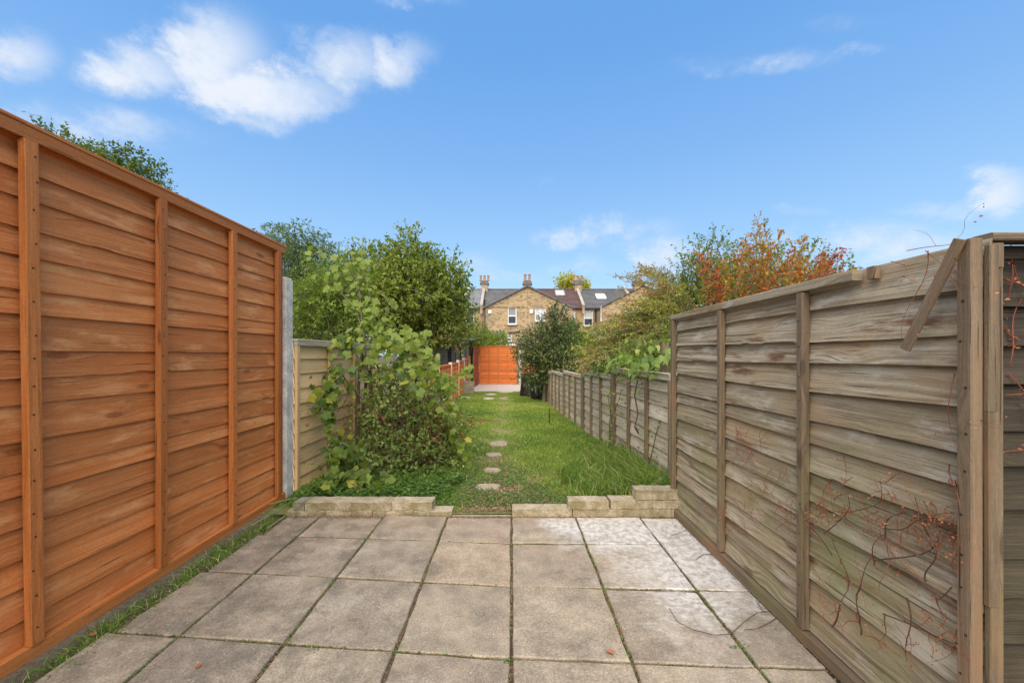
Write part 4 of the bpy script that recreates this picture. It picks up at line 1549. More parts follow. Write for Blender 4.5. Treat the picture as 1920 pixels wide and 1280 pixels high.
plant('far_tree', 'distant yellow tree behind the terrace chimney', 'tree', (at(1065, 0, Y).x, Y, -.6),
      [bp(1063, 535, Y, 13, 14), bp(1085, 542, Y, 14, 12)], 260, 8, .5, 'leaf_yellow', 109, r0=.2, spl=1.0)

# autumn shrub behind the tall weathered panel


def shoots(name, label, cat, base, ends, mat, seed, size, per, start=.35, r0=.008, tones=None, ratio=.42, side=5, sl=.25, bend=.06, stem='bark', crown='foliage', sag=0.0):
    """a shrub of long shoots: each shoot is a curved stem with side sprigs of leaves"""
    t = thing(name, label, cat, base)
    r = np.random.default_rng(seed)
    mb = MB()
    Pb, Dd, tn = [], [], []
    for i, e in enumerate(ends):
        e = Vector(e[:3])
        cp = curve_pts((0, 0, 0) if sag == 0 else (0, 0, 0), e - Vector(base), bend, 12, seed + i)
        if sag:
            L_ = (e - Vector(base)).length
            cp = [p + Vector((0, 0, sag * L_ * math.sin(math.pi * k / 11))) for k, p in enumerate(cp)]
        mb.tube(cp, [r0 * (1 - .8 * k / 11) for k in range(12)], 5)
        tone = tones[i] if tones is not None else .5
        L = (e - Vector(base)).length
        nsd = max(3, int(side * L))
        for q in range(nsd):
            tt = start + (1 - start) * (q + r.uniform(0, 1)) / nsd
            k = min(int(tt * 11), 10)
            p = cp[k].lerp(cp[k + 1], tt * 11 - k)
            ax = (cp[k + 1] - cp[k]).normalized()
            d = Vector(r.normal(0, 1, 3)).normalized() * .8 + ax * .9
            ll = sl * r.uniform(.4, 1.2) * (1.1 - .6 * tt)
            tip = p + d.normalized() * ll
            mb.tube([p, tip], [.002, .001], 3)
            for z in range(per):
                s_ = (z + .5) / per
                Pb.append(p.lerp(tip, s_))
                Dd.append(d)
                tn.append(tone)
        for z in range(per * 3):      # leaves on the leading shoot
            s_ = .75 + .25 * z / (per * 3)
            k = min(int(s_ * 11), 10)
            Pb.append(cp[k].lerp(cp[k + 1], s_ * 11 - k))
            Dd.append((cp[k + 1] - cp[k]).normalized())
            tn.append(tone)
    mb.obj('stems', M[stem], t)
    Pb, Dd, tn = np.array(Pb), np.array(Dd), np.array(tn)
    n = len(Pb)
    LD = Dd * .6 + r.normal(0, .7, (n, 3))
    LD[:, 2] -= .2
    Nn = r.normal(0, .6, (n, 3))
    Nn[:, 2] += .7
    V, idx = leaf_tris(Pb, LD, Nn, size * r.uniform(.55, 1.25, n), ratio)
    rr = np.clip(tn + .15 * r.normal(0, 1, n), .01, .99)
    link(crown, np_mesh(crown, V, 3, idx, M[mat], np.repeat(rr, 4)), t)
    return t


rr_ = random.Random(5)
Y = 4.3
ends, tones = [], []
tops = [(1425, 405, .5), (1400, 430, .62), (1450, 440, .7), (1385, 470, .65), (1480, 430, .55), (1500, 470, .7), (1520, 440, .35), (1545, 455, .85), (1570, 460, .88), (1590, 500, .8),
        (1345, 480, .8), (1325, 470, .75), (1360, 500, .5), (1420, 480, .6), (1460, 490, .55), (1540, 490, .75), (1500, 505, .7), (1440, 520, .4), (1400, 540, .5), (1480, 530, .6), (1350, 550, .8), (1370, 520, .35), (1545, 510, .6), (1312, 525, .2)]
for (u, v, tn_) in tops:
    for q in range(4):
        e = at(u + rr_.gauss(0, 9), v + abs(rr_.gauss(0, 14)), Y + rr_.uniform(-.5, .6))
        ends.append(e)
        tones.append(min(.97, max(.03, tn_ + .08 + rr_.uniform(-.32, .16))))
    e = at(u + rr_.gauss(0, 25), v + 40, Y + .4)
    ends.append(e)
    tones.append(.12)
shoots('autumn_shrub', 'tall shrub with orange and red autumn leaves behind the tall weathered panel', 'shrub', (2.75, 4.5, -.1), ends, 'leaf_autumn', 201, .048, 6, start=.42, tones=tones, side=9, sl=.22, ratio=.45)
Y = 5.6
plant('green_shrub', 'dark green shrub to the left behind the autumn shrub', 'shrub', (at(1350, 0, Y).x, Y, -.2),
      [bp(1335, 475, Y, 38, 28), bp(1300, 520, Y, 50, 40), bp(1290, 575, Y, 55, 45), bp(1360, 560, Y, 70, 60), bp(1430, 540, Y, 70, 60), bp(1520, 540, Y, 60, 45)], 2200, 9, .05, 'leaf_tree', 202, r0=.05, spl=.2, ratio=.5, shell=.45, tone=.33)
# arching red / yellow sprays over the low fence
ends, tones = [], []
for (u, v, tn_, Yq) in [(1195, 505, .95, 5.6), (1215, 510, .95, 5.6), (1235, 525, .9, 5.4), (1180, 525, .95, 5.6), (1210, 545, .9, 5.4), (1240, 560, .6, 5.2), (1150, 590, .9, 5.2), (1165, 575, .95, 5.2), (1185, 600, .6, 5.0), (1110, 615, .75, 5.2),
                        (1130, 635, .5, 5), (1150, 640, .45, 5), (1110, 650, .8, 4.9), (1095, 670, .85, 4.8), (1080, 690, .9, 4.8), (1125, 660, .5, 4.8), (1160, 660, .5, 4.6), (1200, 640, .45, 4.6), (1240, 640, .4, 4.5), (1200, 600, .5, 5), (1235, 600, .55, 4.8), (1180, 630, .6, 4.8), (1250, 620, .4, 4.6), (1145, 615, .85, 5), (1170, 615, .5, 5), (1215, 575, .7, 5)]:
    for q in range(6):
        ends.append(at(u + rr_.gauss(0, 10), v + rr_.gauss(0, 9), Yq + rr_.uniform(-.35, .35)))
        tones.append(min(.97, max(.05, tn_ + rr_.uniform(-.3, .1))))
shoots('spray_shrub', 'arching shrub with small yellow and red leaves leaning over the low weathered fence', 'shrub', (2.9, 5.2, -.1), ends, 'leaf_spray', 203, .030, 6, start=.30, tones=tones, side=12, sl=.20, ratio=.5, sag=.26, bend=.05)

Y = 5.2
plant('yellowing_shrub', 'dense yellow green shrub under the arching sprays behind the low fence', 'shrub', (at(1215, 0, Y).x, Y, -.2),
      [bp(1215, 600, Y, 45, 35), bp(1170, 640, Y, 55, 28), bp(1240, 650, Y, 50, 40), bp(1120, 665, Y, 40, 18), bp(1255, 590, Y, 35, 40)], 1500, 9, .04, 'leaf_spray', 210, r0=.03, spl=.16, ratio=.5, shell=.45, tone=.46)
# ------------------------------------------------------------------ big leaves as objects


def lobed_leaf(mat, seed, lobes=5, deep=.12, name='leaf'):
    r = random.Random(seed)
    n = 30
    mb = MB()
    vs = [(0, .18, 0)]
    ring = []
    for k in range(n):
        th = -math.pi / 2 + 2 * math.pi * k / n     # starts at the petiole
        a = th + math.pi / 2
        rad = .50 + deep * .5 * math.cos(lobes * (a - math.pi)) * (1 if lobes else 0)
        rad *= (.72 if k in (0,) else 1.0)
        rad += (.03 if k % 2 else -.03) + r.uniform(-.02, .02)
        x, y = rad * math.cos(th), .18 + rad * math.sin(th) * 1.05
        rr2 = math.hypot(x, y - .18)
        ring.append((x, y, -.16 * rr2 ** 2 * 2 + .05 * math.sin(3 * th + seed) + abs(x) * .12))
    vs += ring
    fs = [[0, k + 1, (k + 1) % n + 1] for k in range(n)]
    us = [[(vs[i][0], vs[i][1]) for i in f] for f in fs]
    # petiole
    mb.add(vs, fs, us)
    return mb.mesh(name, mat, smooth=True)


def heart_leaf(mat, seed):
    mb = MB()
    out = [(0, 0), (.16, -.10), (.34, .02), (.40, .22), (.33, .45), (.18, .72), (0, 1.0), (-.18, .72), (-.33, .45), (-.40, .22), (-.34, .02), (-.16, -.10)]
    vs = [(0, .35, -.02)] + [(x, y, abs(x) * .3 - .12 * y * y) for x, y in out]
    n = len(out)
    fs = [[0, k + 1, (k + 1) % n + 1] for k in range(n)]
    mb.add(vs, fs, [[(vs[i][0], vs[i][1]) for i in f] for f in fs])
    return mb.mesh('leaf', mat, smooth=True)


grape_meshes = [lobed_leaf(M['grape'], s_) for s_ in range(4)]
bind_meshes = [heart_leaf(M['bindweed'], s_) for s_ in range(2)]


def place_leaves(parent, pts, meshes, size, seed, facing=(0, -.8, .45), limit=300):
    """first `limit` leaves are objects, the rest one joined part"""
    r = random.Random(seed)
    pts = list(pts)
    pts.sort(key=lambda p: p[1])
    rest = MB()
    for i, p in enumerate(pts):
        nrm = (Vector(facing) + Vector((r.gauss(0, .55), r.gauss(0, .4), r.gauss(0, .45)))).normalized()
        hang = Vector((r.gauss(0, .6), r.gauss(0, .3), -1))
        yv = (hang - nrm * hang.dot(nrm)).normalized()
        xv = yv.cross(nrm)
        s_ = size * r.uniform(.5, 1.2)
        mt = Matrix((xv, yv, nrm)).transposed().to_4x4()
        mt = Matrix.Translation(Vector(p)) @ mt @ Matrix.Scale(s_, 4)
        me = r.choice(meshes)
        if i < limit:
            o_ = link('leaf', me, parent)
            o_.matrix_local = Matrix.Translation(-Vector(parent.location)) @ mt
        else:
            m2 = Matrix.Translation(-Vector(parent.location)) @ mt
            rest.add([m2 @ v.co for v in me.vertices], [list(p_.vertices) for p_ in me.polygons], [[(me.vertices[k_].co.x, me.vertices[k_].co.y) for k_ in p_.vertices] for p_ in me.polygons])
    if rest.v:
        tag(rest.obj('small_leaves', meshes[0].materials[0], parent, smooth=True), kind='stuff')


# grapevine on the left: canes + leaves along them
def cane(mb, pts, r0, out, nleaf, spread, seed):
    r = random.Random(seed)
    P_ = []
    for a, b_ in zip(pts[:-1], pts[1:]):
        seg = curve_pts(a, b_, .06, 6, seed)
        P_ += seg if not P_ else seg[1:]
    mb.tube(P_, [r0 * (1 - .7 * i / (len(P_) - 1)) for i in range(len(P_))], 6)
    for _ in range(int(nleaf * 1.9)):
        t_ = r.uniform(.05, 1) * (len(P_) - 1)
        i = min(int(t_), len(P_) - 2)
        p = P_[i].lerp(P_[i + 1], t_ - i) + Vector((r.gauss(0, spread), r.gauss(0, spread), r.gauss(0, spread)))
        out.append(p)


vb = Vector((-1.5, 3.75, G(3.7)))
t = thing('grapevine', 'sprawling grapevine with big yellow green lobed leaves on the left fence', 'vine', vb)
mb = MB()
lv = []
W = lambda p: p - vb
A = lambda u, v, Y: at(u, v, Y)
canes = [
    ([A(700, 850, 4.1), A(690, 700, 4.1), A(678, 600, 4.1), A(672, 520, 4.15), A(655, 470, 4.2)], .012, 30, .065),
    ([A(678, 610, 4.1), A(660, 570, 4.1), A(630, 540, 4.1), A(600, 530, 4.0)], .006, 12, .05),
    ([A(675, 560, 4.1), A(650, 500, 4.2), A(610, 470, 4.2), A(590, 480, 4.2)], .006, 9, .05),
    ([A(690, 640, 4.0), A(720, 610, 4.0), A(730, 570, 4.1), A(710, 540, 4.1)], .006, 14, .05),
    ([A(700, 660, 4.0), A(740, 640, 3.9), A(770, 660, 3.9), A(790, 700, 3.9)], .006, 34, .07),
    ([A(690, 700, 3.9), A(660, 650, 3.8), A(640, 640, 3.7), A(630, 690, 3.6)], .007, 22, .05),
    ([A(690, 760, 3.9), A(640, 700, 3.6), A(610, 750, 3.5), A(615, 800, 3.4)], .008, 30, .05),
    ([A(690, 860, 3.6), A(640, 830, 3.4), A(620, 860, 3.3), A(635, 910, 3.2)], .008, 36, .05),
    ([A(700, 900, 3.4), A(660, 880, 3.25), A(640, 915, 3.15), A(600, 925, 3.1)], .006, 22, .04),
    ([A(740, 690, 4.1), A(790, 680, 4.2), A(820, 700, 4.3), A(835, 740, 4.3)], .007, 44, .075),
    ([A(780, 660, 4.2), A(800, 640, 4.3), A(760, 620, 4.3)], .006, 20, .07),
    ([A(830, 730, 4.3), A(848, 790, 4.2), A(855, 830, 4.1), A(868, 845, 4.0)], .006, 30, .06),
    ([A(830, 720, 4.5), A(850, 712, 4.6), A(872, 700, 4.7), A(880, 690, 4.7)], .004, 13, .035),
    ([A(800, 760, 4.3), A(835, 800, 4.2), A(850, 855, 4.1)], .006, 22, .06),
    ([A(790, 900, 3.9), A(825, 880, 3.9), A(860, 860, 3.9)], .005, 14, .05),
    ([A(690, 660, 3.9), A(730, 650, 3.8), A(765, 640, 3.85), A(800, 690, 3.85), A(830, 720, 3.9)], .006, 34, .06),
    ([A(700, 690, 3.85), A(740, 700, 3.75), A(780, 720, 3.75), A(815, 760, 3.8)], .006, 22, .07),
    ([A(820, 740, 3.9), A(850, 790, 3.8), A(862, 830, 3.8)], .006, 16, .04),
    ([A(620, 690, 3.6), A(600, 740, 3.5), A(612, 790, 3.4)], .006, 16, .05),
    ([A(600, 930, 3.15), A(640, 900, 3.2), A(690, 920, 3.1), A(730, 900, 3.3)], .005, 18, .05),
    ([A(700, 640, 4.0), A(705, 600, 4.0), A(690, 540, 4.0), A(680, 470, 4.0)], .006, 12, .05),
]
for i, (pts, r0, nl, sp_) in enumerate(canes):
    cane(mb, [W(p) for p in pts], r0, lv, nl, sp_, 300 + i)
mb.obj('canes', M['bark'], t, smooth=True)
place_leaves(t, [vb + p for p in lv], grape_meshes, .078, 31)
# gnarled dead stump / bundle of old stems
t = thing('dead_stump', 'bundle of dead grey brown stems standing inside the vine', 'stump', (at(690, 0, 4.35).x, 4.35, G(4.35)))
mb = MB()
for i in range(16):
    r = random.Random(900 + i)
    x0, y0 = r.uniform(-.13, .13), r.uniform(-.08, .08)
    top_ = (x0 * .75 + r.uniform(-.06, .06), y0, r.uniform(.65, 1.28))
    mb.tube(curve_pts((x0 * 1.2, y0, 0), top_, .05, 6, i), [r.uniform(.01, .034) * (1 - .5 * k / 5) for k in range(6)], 6)
mb.obj('stems', M['bark'], t, smooth=True)

# rose / bramble mass with red hips
Y = 4.1
t = plant('rose_bush', 'tangled rose bush with small leaves and red hips spilling over the lawn', 'bush', (at(775, 0, Y).x, Y, G(Y)),
          [bp(770, 790, Y, 75, 60), bp(825, 815, Y, 42, 60), bp(730, 770, Y, 35, 55), bp(755, 712, Y, 45, 30), bp(745, 860, Y - .25, 75, 40), bp(690, 870, Y - .4, 50, 45), bp(805, 860, Y - .2, 50, 35)],
          1050, 9, .042, 'leaf_rose', 205, r0=.018, nb=6, spl=.24, ratio=.62, shell=.5, tone=.45, fork=.2, twig=.0016)
hips = MB()
r = random.Random(77)
for _ in range(22):
    u, v = r.gauss(790, 45), r.gauss(770, 50)
    p = at(u, v, Y - r.uniform(.25, .45)) - Vector(t.location)
    hips.tube([p, p + Vector((0, 0, .006)), p + Vector((0, 0, .013)), p + Vector((0, 0, .018))], [.002, .0075, .0075, .002], 6)
M['hip'] = flat('red rose hip', (.35, .03, .03), .35, var=.3)
tag(hips.obj('rose_hips', M['hip'], t, smooth=True), kind='stuff')
# dry twigs inside
mb = MB()
for i in range(150):
    r = random.Random(1200 + i)
    a = at(r.gauss(770, 60), r.uniform(760, 900), Y - r.uniform(-.2, .4)) - Vector(t.location)
    b_ = a + Vector((r.uniform(-.25, .3), r.uniform(-.2, .1), r.uniform(-.1, .3)))
    mb.tube(curve_pts(a, b_, .15, 5, i), [.0035, .003, .0025, .002, .0012], 4)
tag(mb.obj('dead_twigs', M['red_stem'], t), kind='stuff')

# nettles/low plants at the foot, between bush and lawn
t = thing('ground_plants', 'low dark green leafy plants at the foot of the rose bush', 'plants', (-.9, 3.5, 0))
n = 900
r2 = np.random.default_rng(88)
C = np.stack([r2.uniform(-1.65, -.3, n), 2.98 + np.abs(r2.normal(0, .45, n)), np.zeros(n)], 1)
C = C[C[:, 0] < -.55 + .25 * (C[:, 1] - 3)]
n = len(C)
C[:, 2] = gz_(C[:, 1]) + r2.uniform(.01, .10, n)
P0 = np.repeat(C, 5, 0) + r2.normal(0, .015, (n * 5, 3))
th = r2.uniform(0, 6.28, n * 5)
D = np.stack([np.cos(th), np.sin(th), r2.uniform(-.2, .5, n * 5)], 1)
V, idx = leaf_tris(P0 - np.array([-.9, 3.5, 0]), D, np.tile([0, 0, 1.0], (n * 5, 1)), r2.uniform(.02, .055, n * 5), .5)
tag(link('leaves', np_mesh('leaves', V, 3, idx, M['weed'], np.repeat(r2.uniform(.1, .9, n * 5), 4)), t), kind='stuff')
t['kind'] = 'stuff'

# broad-leaved climber over the low weathered fence
t = thing('broadleaf_climber', 'climber with broad fresh leaves lying on the top of the low weathered fence', 'climber', (1.3, 4.0, 0))
lv = []
r = random.Random(66)
for _ in range(290):
    Yq = 3.1 + 3.0 * r.random() ** 1.3
    top_ = np.interp(Yq, [3, 4.5, 6.1], [1.0, .94, .86])
    lv.append(Vector((fenceR(Yq) + r.choice((r.uniform(-.17, -.08), r.uniform(-.1, .32), r.uniform(-.05, .3))), Yq, top_ + abs(r.gauss(.0, .10)) - .03 + (.0 if r.random() < .5 else .1))))
place_leaves(t, lv, bind_meshes, .07, 67, facing=(-.35, -.5, .6))
mb = MB()
for i in range(14):
    r = random.Random(1500 + i)
    Y0 = r.uniform(3.1, 5.5)
    a = Vector((fenceR(Y0) + .1, Y0, .9)) - Vector((1.3, 4.0, 0))
    b_ = a + Vector((r.uniform(-.2, .2), r.uniform(-.6, .9), r.uniform(-.05, .25)))
    mb.tube(curve_pts(a, b_, .15, 7, i), [.004 * (1 - .6 * k / 6) for k in range(7)], 5)
# hanging reddish stem on the fence
mb.tube([Vector(p) - Vector((1.3, 4.0, 0)) for p in (at(1200, 690, 3.75), at(1190, 740, 3.7), at(1196, 775, 3.68), at(1190, 800, 3.66), at(1197, 812, 3.66), at(1192, 800, 3.64))], [.006, .007, .006, .006, .008, .005], 6)
tag(mb.obj('stems', M['dry_stem'], t), kind='stuff')
foliage('small_leaves', t, [(-.09, -.25, .98, .09, .55, .10), (0, -.2, 1.05, .25, .7, .10), (.35, .2, 1.05, .35, 1.0, .2), (0.1, 1.2, .9, .25, .8, .10)], 420, 8, .035, M['leaf_tree_b'], 331, spl=.15, ratio=.6)

# rose stems climbing the low fence
def climber_stem(label, pts, nleaf, seed, size=.03, mat='leaf_rose'):
    base = Vector(pts[0])
    t = thing('climbing_rose', label, 'rose', base)
    mb = MB()
    P_ = []
    for a, b_ in zip(pts[:-1], pts[1:]):
        seg = curve_pts(Vector(a) - base, Vector(b_) - base, .05, 5, seed)
        P_ += seg if not P_ else seg[1:]
    mb.tube(P_, [.0055 * (1 - .6 * i / len(P_)) for i in range(len(P_))], 6)
    mb.obj('stem', M['dry_stem'], t, smooth=True)
    r = np.random.default_rng(seed)
    C = []
    for _ in range(nleaf):
        t_ = r.uniform(.1, 1) * (len(P_) - 1)
        i = min(int(t_), len(P_) - 2)
        c = np.array(P_[i].lerp(P_[i + 1], t_ - i)) + r.normal(0, .02, 3)
        C += [c + r.normal(0, .018, 3) for _ in range(5)]
    C = np.array(C)
    n = len(C)
    V, idx = leaf_tris(C, r.normal(0, 1, (n, 3)), np.tile([-.5, -.4, .6], (n, 1)) + r.normal(0, .3, (n, 3)), size * r.uniform(.6, 1.2, n), .6)
    link('foliage', np_mesh('foliage', V, 3, idx, M[mat], np.repeat(r.uniform(.05, .8, n), 4)), t)


climber_stem('thin rose stems climbing the low weathered fence near its middle', [at(1152, 880, 4.05), at(1148, 800, 4.15), at(1140, 740, 4.2), at(1160, 700, 4.25)], 16, 401)
climber_stem('leaning rose stem crossing in front of the middle rose stems', [at(1138, 860, 4.3), at(1142, 790, 4.2), at(1165, 730, 4.1)], 14, 402)
climber_stem('single bare rose stem with a leafy tip near the tall weathered panel', [at(1212, 905, 3.35), at(1222, 850, 3.32), at(1240, 782, 3.3), at(1243, 775, 3.3)], 7, 403)

# ------------------------------------------------------------------ dead creeper on the tall weathered panel
t = thing('dead_creeper', 'leafless red brown creeper stems clinging to the tall weathered panel', 'creeper', (1.13, 1.8, 0))
mbd, mbr = MB(), MB()
bits = []


def on_fence(u, v, proud=.03):
    """point on the inner face of the tall right-hand panel"""
    X = XR - .03 - proud
    Y = X * F / (u - 959)
    return Vector((X, Y, H + (665 - v) / F * Y))


T0 = Vector(t.location)


def twig(u0, v0, u1, v1, w_, mb, seed, kids=3):
    r = random.Random(seed)
    a, b_ = on_fence(u0, v0, .012), on_fence(u1, v1, .012 + r.uniform(0, .04))
    cp = curve_pts(a - T0, b_ - T0, .16, 9, seed)
    cp = [Vector((min(p.x, XR - .036 - T0.x), p.y, p.z)) for p in cp]
    mb.tube(cp, [w_ * (1 - .65 * i / 8) for i in range(9)], 5)
    L = (b_ - a).length
    for q in range(kids):
        s_ = cp[r.randrange(2, 8)]
        e = s_ + Vector((r.uniform(-.03, .0), r.gauss(0, .3) * L, r.gauss(-.05, .3) * L))
        mbr.tube(curve_pts(s_, e, .2, 6, seed * 3 + q), [w_ * .45 * (1 - .6 * i / 5) for i in range(6)], 4)
        if r.random() < .7:
            bits.append(e)
            bits.append(s_.lerp(e, .6))


main = [(1560, 1175, 1590, 1105, .0042), (1590, 1105, 1560, 1010, .003), (1615, 1190, 1605, 1115, .004), (1605, 1115, 1640, 1040, .0028), (1545, 1000, 1590, 930, .0026), (1590, 960, 1650, 900, .0022),
        (1560, 1040, 1500, 950, .0024), (1640, 1060, 1660, 1000, .003), (1660, 1010, 1700, 960, .003), (1640, 1050, 1760, 1010, .0034), (1745, 1010, 1715, 930, .003), (1735, 1090, 1745, 1020, .0028), (1660, 990, 1790, 960, .0024),
        (1700, 1120, 1700, 1240, .003), (1655, 1150, 1790, 1200, .0026), (1660, 1150, 1650, 1200, .0024), (1755, 1120, 1790, 1170, .0024), (1785, 1100, 1755, 1125, .0024), (1560, 900, 1555, 1010, .0022), (1505, 1010, 1555, 1110, .0022),
        (1450, 970, 1400, 960, .0022), (1560, 960, 1600, 960, .0022), (1460, 940, 1480, 1000, .0022), (1430, 900, 1450, 935, .0018), (1350, 960, 1420, 1000, .0018), (1380, 800, 1390, 860, .0018), (1430, 800, 1425, 850, .0018),
        (1780, 870, 1800, 950, .002), (1745, 940, 1750, 985, .002), (1580, 850, 1580, 910, .0016), (1660, 905, 1710, 885, .0018), (1500, 1100, 1560, 1130, .0016), (1620, 1190, 1690, 1230, .002), (1650, 1000, 1740, 1100, .002)]
for i, m_ in enumerate(main):
    twig(*m_[:4], m_[4] * .78, mbd if m_[4] > .0023 else mbr, 700 + i, 4)
for i in range(150):
    r = random.Random(3300 + i)
    u, v = r.choice([(1690, 960), (1740, 1000), (1640, 950), (1380, 810), (1350, 960), (1500, 960), (1430, 900), (1560, 950), (1790, 1000), (1790, 1180)])
    u += r.gauss(0, 28)
    v += r.gauss(0, 26)
    if u > 1800:
        u = 1795
    twig(u, v, u + r.gauss(0, 14), v + r.gauss(18, 18), .0012, mbr, 3400 + i, 1)
# thin strands on the top and right edge
for i, (u0, v0, u1, v1) in enumerate([(1740, 470, 1690, 640), (1735, 470, 1800, 555), (1670, 490, 1720, 530), (1700, 470, 1790, 448), (1790, 900, 1795, 1080), (1770, 480, 1800, 500), (1790, 700, 1796, 840)]):
    twig(u0, v0, u1, v1, .0012, mbr, 4000 + i, 3)
mbd.obj('thick_stems', M['dry_stem'], t, smooth=True)
tag(mbr.obj('thin_stems', M['red_stem'], t, smooth=True), kind='stuff')
C = np.array([b[:] for b in bits])
C = np.repeat(C, 2, 0) + rng.normal(0, .006, (len(C) * 2, 3))
n = len(C)
V, idx = leaf_tris(C, rng.normal(0, 1, (n, 3)), np.tile([-1, 0, .2], (n, 1)) + rng.normal(0, .3, (n, 3)), rng.uniform(.004, .010, n), .6)
M['leaf_dead'] = leaf_mat('dead red leaf', g((0, (.22, .06, .025)), (.6, (.34, .11, .04)), (1, (.42, .2, .08))), transl=.1)
tag(link('dead_leaf_scraps', np_mesh('dead_leaf_scraps', V, 3, idx, M['leaf_dead'], np.repeat(rng.uniform(0, 1, n), 4)), t), kind='stuff')

# strands on the dark corner panel
t = thing('thin_creeper', 'thin red creeper strands with a few leaves on the dark corner panel', 'creeper', (1.3, 1.02, .9))
mb = MB()
sc = []
for i, (u0, v0, u1, v1) in enumerate([(1895, 460, 1880, 560), (1880, 520, 1910, 540), (1915, 560, 1885, 680), (1890, 700, 1920, 790), (1885, 740, 1920, 735), (1900, 480, 1915, 620), (1880, 850, 1920, 840), (1885, 610, 1905, 640)]):
    a = Vector(((u0 - 959) / F * 1.04, 1.04, H + (665 - v0) / F * 1.04))
    b_ = Vector(((u1 - 959) / F * 1.04, 1.03, H + (665 - v1) / F * 1.04))
    cp = curve_pts(a - Vector(t.location), b_ - Vector(t.location), .15, 8, 90 + i)
    mb.tube(cp, [.0015] * 8, 5)
    sc += [cp[3], cp[5], cp[7]]
mb.obj('stems', M['red_stem'], t)
C = np.repeat(np.array([b[:] for b in sc]), 3, 0) + rng.normal(0, .006, (len(sc) * 3, 3))
n = len(C)
V, idx = leaf_tris(C, rng.normal(0, 1, (n, 3)), np.tile([0, -1, .2], (n, 1)) + rng.normal(0, .3, (n, 3)), rng.uniform(.006, .014, n), .6)
tag(link('leaf_scraps', np_mesh('leaf_scraps', V, 3, idx, M['leaf_dead'], np.repeat(rng.uniform(0, 1, n), 4)), t), kind='stuff')

# tendrils lying on the slabs
def on_ground(u, v, z=.008):
    Y = (H - z) * F / (v - 665)
    return Vector(((u - 959) / F * Y, Y, z))


t = thing('fallen_tendril', 'long thin dry tendril trailing from the fence over the whitened slabs', 'tendril', on_ground(1480, 1150))
mb = MB()
T1 = Vector(t.location)
for i, pts in enumerate([[(1490, 1152), (1450, 1145), (1420, 1148), (1395, 1165), (1370, 1188), (1340, 1190), (1300, 1180), (1270, 1165), (1255, 1140)],
                         [(1470, 1148), (1445, 1165), (1420, 1178), (1395, 1180)], [(1305, 1048), (1320, 1038), (1345, 1038), (1385, 1055)], [(1300, 988), (1270, 1000), (1256, 1004)], [(1418, 1125), (1430, 1145), (1460, 1148)]]):
    mb.tube([on_ground(*p, .006 + .008 * random.random()) - T1 for p in pts], [.0015] * len(pts), 5)
mb.obj('strands', M['dry_stem'], t)
# fallen leaf
me = heart_leaf(M['leaf_dead'], 3)
a = me.attributes.new('r', 'FLOAT', 'POINT')
a.data.foreach_set('value', [.7] * len(me.vertices))
me.name = 'fallen_leaf'
for (u, v, s_, rz, lab) in ((1150, 1224, .03, 1.2, 'curled orange leaf lying on the slab at the near joint'), (370, 1250, .022, .3, 'small tan leaf scrap on the grey slab near the left corner'), (175, 1190, .03, 1.0, 'pale brown leaf in the strip below the tall orange panel')):
    o = link('fallen_leaf', me, None, on_ground(u, v, .006), (0.15, .1, rz))
    o.scale = (s_, s_, s_)
    tag(o, lab, 'leaf')
# long pale reeds at the left end of the wall
t = thing('reed_blades', 'two long yellow green blades leaning across the left end of the low wall', 'grass', (-1.7, 2.6, 0))
mb = MB()
for (a, b_) in (((500, 990, 2.55), (590, 925, 2.85)), ((470, 985, 2.5), (556, 935, 2.8)), ((505, 945, 2.7), (560, 932, 2.8))):
    cp = curve_pts(at(*a) - Vector(t.location), at(*b_) - Vector(t.location), .05, 6, 5)
    mb.tube(cp, [.004, .004, .0035, .003, .002, .001], 4)
mb.obj('blades', M['green_stem'], t)

# ------------------------------------------------------------------ houses
def house_wall(parent, name, x0, x1, y, z0, z1, holes, gable=None, mat='brick', depth=.25):
    """brick wall facing -Y with real openings; gable = (apex_x, apex_z)"""
    xs_ = sorted(set([x0, x1] + [h for q in holes for h in (q[0], q[1])]))
    zs_ = sorted(set([z0, z1] + [h for q in holes for h in (q[2], q[3])]))
    mb = MB()
    inside = lambda cx, cz: any(q[0] < cx < q[1] and q[2] < cz < q[3] for q in holes)
    for i in range(len(xs_) - 1):
        for j in range(len(zs_) - 1):
            a, b_, c, d = xs_[i], xs_[i + 1], zs_[j], zs_[j + 1]
            if inside((a + b_) / 2, (c + d) / 2):
                continue
            mb.quad([(a, y, c), (b_, y, c), (b_, y, d), (a, y, d)], [(a, c), (b_, c), (b_, d), (a, d)])
    for (a, b_, c, d) in [q[:4] for q in holes]:       # reveals
        for p in ([(a, y, c), (a, y, d), (a, y + depth, d), (a, y + depth, c)], [(b_, y, d), (b_, y, c), (b_, y + depth, c), (b_, y + depth, d)],
                  [(a, y, d), (b_, y, d), (b_, y + depth, d), (a, y + depth, d)], [(b_, y, c), (a, y, c), (a, y + depth, c), (b_, y + depth, c)]):
            mb.quad(p, [(q[1], q[2]) for q in p])
    if gable:
        ax, az = gable
        mb.quad([(x0, y, z1), (x1, y, z1), (ax, y, az)], [(x0, z1), (x1, z1), (ax, az)])
    return mb.obj(name, M[mat], parent)


